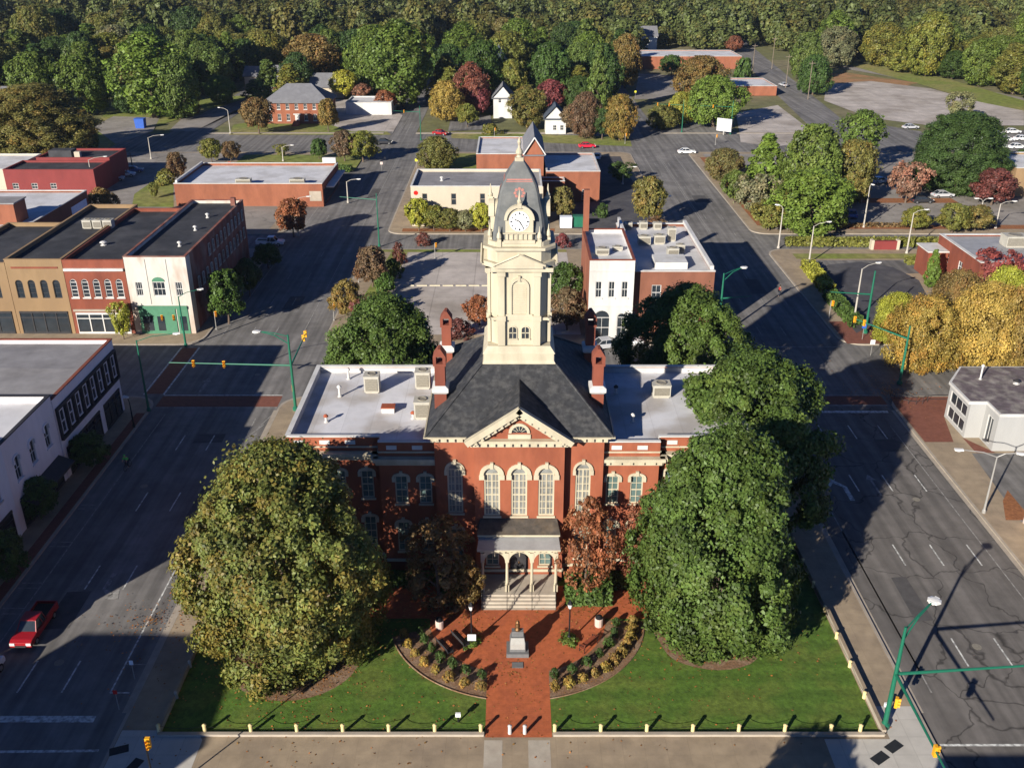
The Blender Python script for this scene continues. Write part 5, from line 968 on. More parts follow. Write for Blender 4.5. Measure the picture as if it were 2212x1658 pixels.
# monument, plaque, sign, bins, benches
x, y = G(1118, 1424); t = thing('monument', 'grey granite monument with pale inscribed tablet and bronze ornament in the plaza', 'monument', (x, y+.75, .156))
MB().box(-.85,.85,-.75,.75,0,.35).build('base', m['granite'], t, world=False); b = MB(); b.box(-.6,.6,-.5,.5,.352,1.15); b.frus(-.6,.6,-.5,.5,1.15,-.5,.5,-.2,.45,1.45); b.box(-.45,.45,-.05,.42,1.45,1.9); b.build('pedestal', m['granite'], t, world=False)
b = MB(); b.add([(-.55,-.53,.6),(.55,-.53,.6),(.55,-.53,1.12),(-.55,-.53,1.12),(.5,-.24,1.47),(-.5,-.24,1.47)],[(0,1,2,3),(3,2,4,5)]); b.build('tablet', m['stone_pale'], t, world=False)
MB().lathe([(1.901,.22),(2.0,.24),(2.15,.12),(2.3,.2),(2.5,.15),(2.62,.17),(2.75,.1),(2.82,.02)], (0,.18,0), 12).build('bronze_ornament', m['bronze'], t, world=False)
x, y = G(1118, 1440); tag(MB().box(x-.42,x+.42,y-.3,y+.3,.15,.20).build('floor_plaque', m['granite']), 'grey plaque lying flat in the brick paving before the monument', 'plaque')
x, y = G(1020, 1392); t = thing('notice_sign', 'small white sign on a post in the left plant bed', 'sign', (x, y-.45, .15)); MB().box(-.03,.03,-.03,.03,0,.7).build('post', m['black'], t, world=False); MB().frus(-.32,.32,-.1,-.05,.7,-.32,.32,.05,.1,1.15).build('panel', m['white_sign'], t, world=False)
for px, py, lab in ((950, 1360, 'pale stone litter bin at the left edge of the plaza'), (1293, 1355, 'pale stone litter bin at the right edge of the plaza')):
    x, y = G(px, py); t = thing('litter_bin', lab, 'litter bin', (x, y, .156)); MB().lathe([(0,.28),(.05,.32),(.75,.34),(.8,.3)], n=12).build('drum', m['terracotta'], t, world=False); MB().lathe([(.802,.3),(.95,.28),(1.08,.12)], n=12).build('lid', m['black'], t, world=False)
def bench(label, x, y, rz, mat='black'):
    t = thing('park_bench', label, 'bench', (x, y, .156), rz); b = MB()
    for i in range(4): b.box(-.9,.9,-.25+.13*i,-.15+.13*i,.42,.46)
    b.build('seat', m[mat], t, world=False); b = MB()
    for i in range(4): b.box(-.9,.9,.27+.03*i,.3+.03*i,.5+.11*i,.58+.11*i)
    b.build('backrest', m[mat], t, world=False)
    for s in (-1, 1): b = MB(); b.path([(s*.8,-.22,0),(s*.8,-.22,.42),(s*.8,.28,.42),(s*.8,.28,0)], .03, 5); b.path([(s*.8,.28,.42),(s*.8,.38,.95)], .03, 5); b.path([(s*.8,-.22,.42),(s*.8,-.22,.62),(s*.8,.3,.62)], .025, 5); b.build('leg', m['black'], t, world=False)
    return t
for px, py, rz, lab, mt in ((962, 1408, 2.17, 'grey wooden bench by the left bed nearest the bed edge', 'dark'), (996, 1393, 2.17, 'grey wooden bench by the left bed nearer the lantern post', 'dark'), (1270, 1400, -2.3, 'red brown bench by the right bed', 'rust')): x, y = G(px, py); bench(lab, x, y, rz, mt)
for px, py, lab in ((990, 1562, 'small white box on the front lawn left of the path'), (1912, 1540, 'white box fixed behind the right lawn corner')): x, y = G(px, py); t = thing('marker', lab, 'lawn marker', (x, y, .14)); MB().box(-.05,.05,-.05,.05,0,.5).build('stake', m['black'], t, world=False); MB().box(-.18,.18,-.08,.08,.502,.8).build('panel', m['white_sign'], t, world=False)
def signpost(label, px, py, col='white_sign', h=2.2, w_=.6, hh=.6, rz=0):
    x, y = G(px, py); t = thing('road_sign', label, 'road sign', (x, y, .14), rz); MB().tube((0,0,0),(0,0,h),.035,n=6).build('post', m['steel'], t, world=False); MB().box(-w_/2,w_/2,-.05,-.03,h-hh,h).build('panel', m[col], t, world=False)
for a in (('red and white road sign at the left kerb before the corner', 258, 1535, 'red_lens', 1.8, .3, .35), ('pale sign plate on the left kerb of the courthouse street', 292, 1470, 'white_sign', 1.8, .3, .4), ('small yellow sign near the round olive tree', 900, 365, 'hiyellow'), ('orange diamond sign on the far park grass', 247, 240, 'orange_paint'), ('yellow sign near the car yard', 1372, 212, 'hiyellow'), ('red sign in the avenue verge', 498, 372, 'red_lens'), ('pink and white sign in front of the avenue shrubs', 825, 372, 'pink'), ('green street name sign at the back street corner', 1700, 500, 'green_wood'), ('white sign near the brick corner terrace', 1880, 770, 'white_sign'), ('blue sign beside the brick corner terrace', 1862, 735, 'blue')): signpost(*a)
# wheel stops of the gravel lot
for i in range(7): x = -16.2+2.05*i; t = MB().frus(x-.85,x+.85,143.2,143.5,.15,x-.8,x+.8,143.27,143.43,.3).build('wheel_stop', m['cream']); tag(t, f'pale yellow wheel stop in the gravel lot, {ORD[i]} from the left', 'wheel stop', 'wheel stops in the gravel lot')
for px, py, lab, c in ((1222, 492, 'pale green utility cabinet right of the clock tower', 'blue_grey'), (1250, 490, 'dark green utility cabinet right of the clock tower', 'green_paint')): x, y = G(px, py); t = thing('utility_cabinet', lab, 'cabinet', (x, y, .15)); MB().box(-1.1,1.1,-.8,.8,0,1.9).build('cabinet', m[c], t, world=False); MB().box(-1.15,1.15,-.85,.85,1.902,2.0).build('lid', m[c], t, world=False); MB().box(-1.0,-.05,-.84,-.803,.2,1.8).build('door', m[c], t, world=False)
x, y = G(1909, 540); t = thing('entrance_sign', 'low brick entrance sign with cream caps in front of the hedge', 'sign', (x, y, .15)); MB().box(-2.0,2.0,-.4,.4,0,1.5).build('panel', m['brick_maroon'], t, world=False)
for s in (-1, 1): MB().box(s*2.25-.24,s*2.25+.24,-.5,.5,0,1.7).build('pillar', m['cream_wall'], t, world=False)
x, y = G(305, 277); t = thing('waste_container', 'bright blue container beside the park grass', 'container', (x, y, 0)); MB().frus(-1.2,1.2,-1.0,1.0,0,-1.35,1.35,-1.1,1.1,2.6).build('body', m['blue'], t, world=False); MB().box(-1.4,1.4,-1.15,1.15,2.602,2.75).build('lid', m['blue'], t, world=False)
# railing of the sunken terrace beside the yellow trees
t = thing('railing', 'curved steel railing round the shaded brick terrace below the yellow trees', 'railing', (48.5, 104, .14)); b = MB(); P = [(47.4+2.2*math.cos(a), 103.4+2.2*math.sin(a)) for a in [math.pi*(1+i/8) for i in range(7)]]+[(55, 101.9)]
for z in (.55, 1.05): b.path([(x, y, z) for x, y in P], .03, 5)
b.build('rail', m['dark'], t)
for x, y in P: MB().tube((x,y,.14),(x,y,1.05),.03,n=5).build('post', m['dark'], t)

# ---------------------------------------------------------------- vehicles
def add_bevel(o, w_=.06): md = o.modifiers.new('bevel', 'BEVEL'); md.width = w_; md.segments = 2; md.limit_method = 'ANGLE'; return o
def extr(mb, prof, w0, w1=None):
    n = len(prof); w1 = w1 or w0
    mb.add([(x, -(w0 if z < .8 else w1), z) for x, z in prof]+[(x, (w0 if z < .8 else w1), z) for x, z in prof], [tuple(range(n)), tuple(range(2*n-1, n-1, -1))]+[(i, i+n, (i+1) % n+n, (i+1) % n) for i in range(n)])
def make_vehicle(kind):
    t = thing('pickup_truck' if kind == 'pickup' else 'car', '-', 'pickup truck' if kind == 'pickup' else 'car')
    b = MB()
    if kind == 'pickup':
        extr(b, [(-2.65,.42),(-2.7,.7),(-2.68,.86),(.9,.86),(.9,1.02),(2.3,.98),(2.62,.85),(2.66,.42)], .92)
        b.box(-2.68,-2.6,-.92,.92,.862,1.15); b.box(-2.6,-.55,-.92,-.84,.862,1.15); b.box(-2.6,-.55,.84,.92,.862,1.15)
        cab = [(-.5,.98),(-.35,1.72),(.75,1.74),(1.35,1.02)]
    else:
        extr(b, [(-2.2,.35),(-2.26,.62),(-2.15,.9),(-1.3,.96),(1.05,.94),(2.0,.82),(2.2,.62),(2.18,.35)], .9)
        cab = [(-1.65,.95),(-1.0,1.42),(.2,1.44),(1.15,.94)]
    bo = add_bevel(b.build('body', m['paint'], t, world=False))
    (x0,z0),(x1,z1),(x2,z2),(x3,z3) = cab
    g = MB(); g.add([(x0,-.8,z0-.03),(x3,-.8,z3-.03),(x3,.8,z3-.03),(x0,.8,z0-.03),(x1,-.64,z1),(x2,-.64,z2),(x2,.64,z2),(x1,.64,z1)], [(0,1,5,4),(1,2,6,5),(2,3,7,6),(3,0,4,7)]); g.build('window', m['glass'], t, world=False)
    r = MB(); r.box(x1-.06,x2+.06,-.68,.68,z1-.01,z1+.06)
    for s in (-1, 1):
        r.tube((x0,s*.81,z0-.02),(x1,s*.655,z1),.045,n=4); r.tube((x3,s*.81,z3-.02),(x2,s*.655,z2),.045,n=4); xm = (x1+x2)/2; r.tube((xm-.1,s*.81,z0-.02),(xm,s*.655,z1),.04,n=4)
    r.build('roof', m['paint'], t, world=False)
    if kind == 'pickup': MB().box(-2.59,-.56,-.83,.83,.863,.9).build('load_bed', m['rubber'], t, world=False)
    wx = 1.7 if kind == 'pickup' else 1.38
    for sx in (-1, 1):
        for sy in (-1, 1):
            W_ = MB(); W_.tube((sx*wx, sy*.72, .34), (sx*wx, sy*.93, .34), .34, n=12); wo = W_.build('wheel', m['rubber'], t, world=False); W_ = MB(); W_.tube((sx*wx, sy*.931, .34), (sx*wx, sy*.95, .34), .2, n=10); W_.build('rim', m['chrome'], wo, world=False)
    e = 2.62 if kind == 'pickup' else 2.12
    for s in (-1, 1): MB().box(e-.12,e+.06,s*.68-.2,s*.68+.2,.6,.82).build('headlight', m['lamp_glass'], t, world=False); MB().box(-e-.1,-e+.1,s*.72-.14,s*.72+.14,.66,.84).build('taillight', m['red_lens'], t, world=False)
    MB().box(e-.05,e+.1,-.45,.45,.45,.6).build('grille', m['dark'], t, world=False)
    return t
VP = {}
def vehicle(kind, label, px, py, head, col, z=None, group=None):
    x, y = G(px, py); o = VP.get(kind)
    if o is None: o = VP[kind] = make_vehicle(kind)
    else: o = copy_tree(o)
    o.location = (x, y, z if z is not None else .0); o.scale = (.92,)*3 if kind == 'pickup' else (1,)*3; o.rotation_euler = (0, 0, R(head)); o['label'] = label; 
    if 'group' in o: del o['group']
    if group: o['group'] = group
    for c in o.children:
        if c.name.split('.')[0] in ('body', 'roof'): c.color = (*col, 1)
    return o
RED, WHT, SIL, DRK, BLU = (.30,.009,.014), (.75,.75,.74), (.45,.46,.48), (.03,.03,.035), (.06,.12,.3)
vehicle('pickup', 'red pickup truck driving towards the camera on the shaded left street', 78, 1362, -90, RED)
vehicle('car', 'white car cut by the left edge of the picture on the left street', -42, 1478, -90, WHT)
vehicle('pickup', 'white pickup truck parked beyond the weathered brick corner building', 585, 530, 0, WHT)
vehicle('car', 'red car turning at the far end of the left street', 952, 292, -25, RED, -.02); vehicle('car', 'bright red car on the avenue behind the church', 1268, 320, 5, (.62,.02,.05))
vehicle('car', 'white car on the avenue at the right street crossing', 1483, 333, 3, WHT); vehicle('car', 'silver car on the far road beside the pale yard', 1692, 187, 100, SIL, -.02); vehicle('car', 'silver car at the junction left of the big dark tree', 1966, 279, 10, SIL, -.02)
vehicle('car', 'silver car parked in front of the arched white building', 1312, 752, 15, SIL); vehicle('car', 'pale car parked at the back street next to the silver car', 1352, 748, 15, WHT)
vehicle('car', 'pale car in the shade left of three beside the maroon building', 248, 392, 10, SIL, .15); vehicle('car', 'pale car in the shade in the middle of three beside the maroon building', 272, 383, 10, WHT, .15); vehicle('car', 'pale car in the shade rearmost of three beside the maroon building', 290, 374, 10, BLU, .15)
vehicle('car', 'white car under the trees beside the right street', 1612, 432, 0, WHT, .15); vehicle('car', 'pale blue car parked behind the parking lot trees', 1900, 398, 20, (.25,.35,.5), .15); vehicle('car', 'white car parked between the lot trees', 1648, 388, 0, WHT, .15); vehicle('car', 'dark car parked behind the grey brown crape myrtle', 1990, 440, 5, DRK, .15); vehicle('car', 'silver car parked in front of the very big dark green tree', 2035, 428, 5, SIL, .15); vehicle('car', 'blue car in the shade beside the nearest large green tree', 1838, 470, 80, BLU, .15); vehicle('car', 'white car parked behind the brick church wing', 1290, 345, 80, WHT, .15); vehicle('car', 'dark car waiting on the avenue at the left street crossing', 830, 312, 0, DRK)
for px, py, lab in ((2152, 290, 'back row left white car on the far right lot'), (2186, 289, 'back row right white car on the far right lot'), (2128, 302, 'middle row left white car on the far right lot'), (2172, 306, 'middle row right white car on the far right lot'), (2196, 322, 'front row right white car on the far right lot'), (2160, 322, 'front row left white car on the far right lot'), (2207, 304, 'white car cut by the right edge on the far lot')): vehicle('car', lab, px, py, 8, WHT, -.02, 'cars on the far right lot')
for px, py, lab in ((2152, 415, 'blue container beside the maroon round tree'),): x, y = G(px, py); t = thing('waste_container', lab, 'container', (x, y, .15)); MB().frus(-.7,.7,-.6,.6,0,-.8,.8,-.7,.7,1.4).build('body', m['blue'], t, world=False); MB().box(-.85,.85,-.75,.75,1.402,1.5).build('lid', m['blue'], t, world=False)

# ---------------------------------------------------------------- people
def skin_mesh(name, J, E_, mat, par, root=0):
    me = bpy.data.meshes.new(name); me.from_pydata([j[:3] for j in J], E_, []); me.materials.append(mat); o = link(bpy.data.objects.new(name, me), par, False)
    sk = o.modifiers.new('skin', 'SKIN'); 
    if not me.skin_vertices: me.skin_vertices.new()
    for i, v in enumerate(me.skin_vertices[0].data): v.radius = (J[i][3], J[i][3]); v.use_root = i == root
    ss = o.modifiers.new('sub', 'SUBSURF'); ss.levels = 1; ss.render_levels = 1; return o
def person(label, x, y, rz, pose, shirt, z=.0):
    t = thing('person', label, 'person', (x, y, z), rz)
    if pose == 'ride':
        hip, kn, ft, sh, el, ha, hd = (-.15,0,.98), (.22,.12,.72), (.08,.12,.3), (.18,0,1.42), (.38,.2,1.2), (.55,.22,1.05), (.3,0,1.62)
    else: hip, kn, ft, sh, el, ha, hd = (0,0,.92), (.1,.1,.5), (.05,.1,.06), (0,0,1.42), (-.05,.25,1.15), (.08,.25,.92), (.02,0,1.64)
    kb = kn if pose == 'ride' else (-.06,.1,.48); fb = (-.05,.12,.45) if pose == 'ride' else (-.25,.1,.08)
    mir = lambda p: (p[0], -p[1], p[2])
    J = [(*hip,.15),(*[(a+b)/2 for a, b in zip(hip, sh)],.15),(*sh,.12),(sh[0],.18,sh[2]-.02,.075),(*el,.055),(*ha,.045),(sh[0],-.18,sh[2]-.02,.075),(*mir(el),.055),(*mir(ha),.045),(hip[0],.1,hip[2]-.05,.1),(*kn,.075),(*ft,.05),(ft[0]+.14,ft[1],ft[2]-.03,.045),(hip[0],-.1,hip[2]-.05,.1),(*mir(kb),.075),(*mir(fb),.05),(fb[0]+.14,-fb[1],fb[2]-.03,.045),(sh[0]+.04,0,sh[2]+.1,.055),(*hd,.1),(hd[0]+.02,0,hd[2]+.1,.09)]
    E_ = [(0,1),(1,2),(2,3),(3,4),(4,5),(2,6),(6,7),(7,8),(0,9),(9,10),(10,11),(11,12),(0,13),(13,14),(14,15),(15,16),(2,17),(17,18),(18,19)]
    b = skin_mesh('body', J, E_, m['skin'], t)
    JJ = [(*j[:3], j[3]*1.22+.01) for j in J[:9]]; skin_mesh('jacket', JJ[:5]+JJ[6:8], [(0,1),(1,2),(2,3),(3,4),(2,5),(5,6)], m[shirt], t)
    JT = [(*j[:3], j[3]*1.15+.01) for j in [J[0]]+J[9:12]+J[13:16]]; skin_mesh('trousers', JT, [(0,1),(1,2),(2,3),(0,4),(4,5),(5,6)], m['denim'], t)
    MB().ell((hd[0]-.015,0,hd[2]+.09),(.115,.11,.1),10,6).build('helmet' if pose == 'ride' else 'hair', m['hivis'] if pose == 'ride' else m['hair'], t, world=False)
    return t
x, y = G(277, 1012); person('cyclist in a bright green top riding down the shaded left street', x, y, R(-95), 'ride', 'hivis')
t = thing('bicycle', 'dark bicycle under the rider in the bright green top', 'bicycle', (x, y, 0), R(-95)); b = MB()
b.path([(-.5,0,.34),(-.12,0,.85),(.42,0,.85),(.05,0,.34),(-.5,0,.34)], .022, 6); b.path([(-.12,0,.85),(.05,0,.34)], .022, 6); b.path([(.55,0,.34),(.42,0,.85),(.45,0,1.02)], .022, 6); b.build('frame', m['black'], t, world=False)
MB().path([(.5,-.24,1.03),(.45,0,1.02),(.5,.24,1.03)], .018, 6).build('handlebar', m['black'], t, world=False); MB().ell((-.15,0,.9),(.13,.08,.04),8,4).build('saddle', m['black'], t, world=False)
for sx in (-.5, .55):
    P = [(sx+.33*math.cos(a), 0, .34+.33*math.sin(a)) for a in [i*math.pi/9 for i in range(19)]]; q = MB(); q.path(P, .025, 5)
    for i in range(0, 18, 3): q.tube((sx,0,.34), P[i], .006, n=3)
    q.build('wheel', m['rubber'], t, world=False)
x, y = G(1683, 640); person('person in a red jacket crossing the right street in the shade', x, y, R(20), 'walk', 'red_cloth')

# ---------------------------------------------------------------- hedges, beds, trees
def hedge(label, pts, wd, h, col='hedge', n=420, z=.15, leaf=.16):
    """clipped hedge along a line: leaf faces over and through a box"""
    g = np.random.default_rng(len(label)); P = []; N = []
    for (x0, y0), (x1, y1) in zip(pts, pts[1:]):
        L = math.hypot(x1-x0, y1-y0); k = int(n*L*(wd+h)/2); u = np.array([(x1-x0)/L, (y1-y0)/L, 0]); v = np.array([-u[1], u[0], 0])
        s = g.random(k)*L; a = g.uniform(-1, 1, k); b = g.random(k); f = g.integers(0, 3, k); a = np.where(f == 0, np.sign(a)*g.uniform(.8, 1.05, k), a); b = np.where(f == 1, g.uniform(.88, 1.06, k), b)
        P.append(np.array([x0, y0, z])+s[:, None]*u+(a*wd/2)[:, None]*v+np.stack([0*b, 0*b, b*h], 1)); N.append(np.where((f == 0)[:, None], np.sign(a)[:, None]*v, np.array([0, 0, 1.]))+g.normal(0, .5, (k, 3)))
    P = np.concatenate(P); N = np.concatenate(N); N /= np.linalg.norm(N, axis=1)[:, None]; k = len(P); t1 = np.cross(N, g.normal(size=(k, 3))); t1 /= np.linalg.norm(t1, axis=1)[:, None]; t2 = np.cross(N, t1); a = (leaf*g.uniform(.6, 1.3, k))[:, None]
    V = np.stack([P-t1*a, P-t2*a*.7, P+t1*a, P+t2*a*.7], 1).reshape(-1, 3); o = link(bpy.data.objects.new('hedge', mesh_np('hedge', V, g.random(k), g.random(k)*.5, [LEAF]))); o.color = COL[col]; return tag(o, label, 'hedge')
hedge('long clipped hedge between the two drives on the right', [(48.5, 165.2), (76, 165.2)], 1.6, 1.3, 'olive', 90, leaf=.28); hedge('yellow green hedge at the left side of the oval car park', [G(1742, 580), G(1788, 636)], 2.2, 1.4, 'yellowgreen', 90, leaf=.26); hedge('dark hedge at the shaded side of the oval car park', [G(1790, 645), G(1850, 712)], 2.0, 1.3, 'hedge', 90, leaf=.26); hedge('short hedge in front of the low brick wing', [G(1955, 572), G(2010, 572)], 1.4, 1.1, 'olive', 90, leaf=.26)
hedge('clipped green hedge right of the front steps', [(4.4, 64.9), (8.2, 64.9)], 2.4, 1.7); hedge('clipped green hedge left of the front steps', [(-3.2, 64.9), (-5.8, 64.9)], 2.2, 1.5); hedge('foundation hedge under the west wing', [(-18, 67.6), (-7.4, 66.6)], 1.2, .9, 'hedge', 250); hedge('foundation hedge under the east wing', [(8.3, 66.4), (19, 67.6)], 1.2, .9, 'hedge', 250); hedge('thin hedge along the back left lawn edge', [(-23.6, 78), (-23.6, 99)], .9, .9, 'hedge', 120)
hedge('low hedge on the avenue strip beyond the wide white roof', [G(725, 372), G(760, 372)], 2, 1.3, 'hedge', 60, leaf=.3); hedge('low leafy row along the front of the parking lot trees', [(49, 177.3), (75, 177.3)], 1.2, .6, 'brown', 60, leaf=.25)
def shrub(label, x, y, r, h, col, group=None, kind='bush', z=.15):
    t = tree(label, x, y, r, h, kind, col, group, 'shrub', 'shrub', parts=False); t.location.z = z; return t
cx, cy = .45, 62.2
for s, side in ((-1, 'left'), (1, 'right')):
    n = 7
    for i in range(n): a = R(270+s*(20+(56 if s < 0 else 64)*i/(n-1))); shrub(f'small dark green shrub in the {side} plaza bed, {ORD[i]} from the path', cx+7.2*1.1*math.cos(a), cy+7.1*math.sin(a), rnd.uniform(.3, .44), rnd.uniform(.6, .85), 'dark', f'green shrubs of the {side} bed')
    n = 8 if s < 0 else 11
    for i in range(n): a = R(270+s*(17+(58 if s < 0 else 70)*i/(n-1))); shrub(f'yellow ornamental shrub in the {side} plaza bed, {ORD[i]} from the path', cx+8.4*1.1*math.cos(a), cy+8.3*math.sin(a), rnd.uniform(.34, .5), rnd.uniform(.5, .72), 'gold', f'yellow shrubs of the {side} bed')
for px, py, lab in ((1019, 1393, 'ring of green plants round the left lantern post'), (1229, 1388, 'ring of green plants round the right lantern post')): x, y = G(px, py); t = shrub(lab, x, y, .85, .45, 'bright'); t.scale = (.95, .75, .45)
# near trees
tree('big rounded maple with olive and reddish tips on the left lawn', -16.7, 57.6, 6.75, 18.0, 'big', 'maple', seed=0, rot=.4, jit=0)
tree('tall glossy magnolia nearest the camera on the right lawn', 15.8, 61.2, 6.3, 17.4, 'magnolia', 'magnolia', seed=0, rot=0, jit=0); tree('second magnolia behind the front one beside the right street', 21.3, 76.6, 7.0, 17.0, 'magnolia2', 'magnolia', seed=0, rot=1, jit=0)
tree('broad dark tree behind the east wing', 18.6, 95.5, 6.4, 16.6, 'magnolia2', 'magnolia', seed=1, rot=2, jit=.03); tree('round dark tree behind the west wing', -13.4, 93.5, 6.1, 16.2, 'magnolia2', 'magnolia', seed=2, rot=2, jit=.03)
tree('slender red brown tree right of the front steps', 6.2, 65.0, 2.0, 9.7, 'red', 'redbrown', seed=0); tree('dark brown tree in shade left of the front steps', -6.0, 63.8, 2.9, 8.6, 'red', 'brown', seed=1); tree('small red tree at the foot of the east wing', 10.6, 66.2, 1.6, 9, 'red', 'redbrown', seed=2); tree('small rust coloured tree close to the left end of the steps', -3.7, 63.4, 1.3, 5.4, 'red', 'orange', seed=2)
tree('street tree behind the camera that shades the lawn corner', 7.4, 29.4, 3.2, 9.5, 'street', 'dark')
for px, py, top, wd, lab in ((195, 1010, 940, 84, 'dark street tree before the lavender shop'), (90, 1120, 1035, 84, 'dark street tree nearer the left edge on the west pavement'), (20, 1260, 1150, 90, 'dark street tree at the left edge of the picture')): treeD(lab, px, py, top, wd, 'street', 'dark')
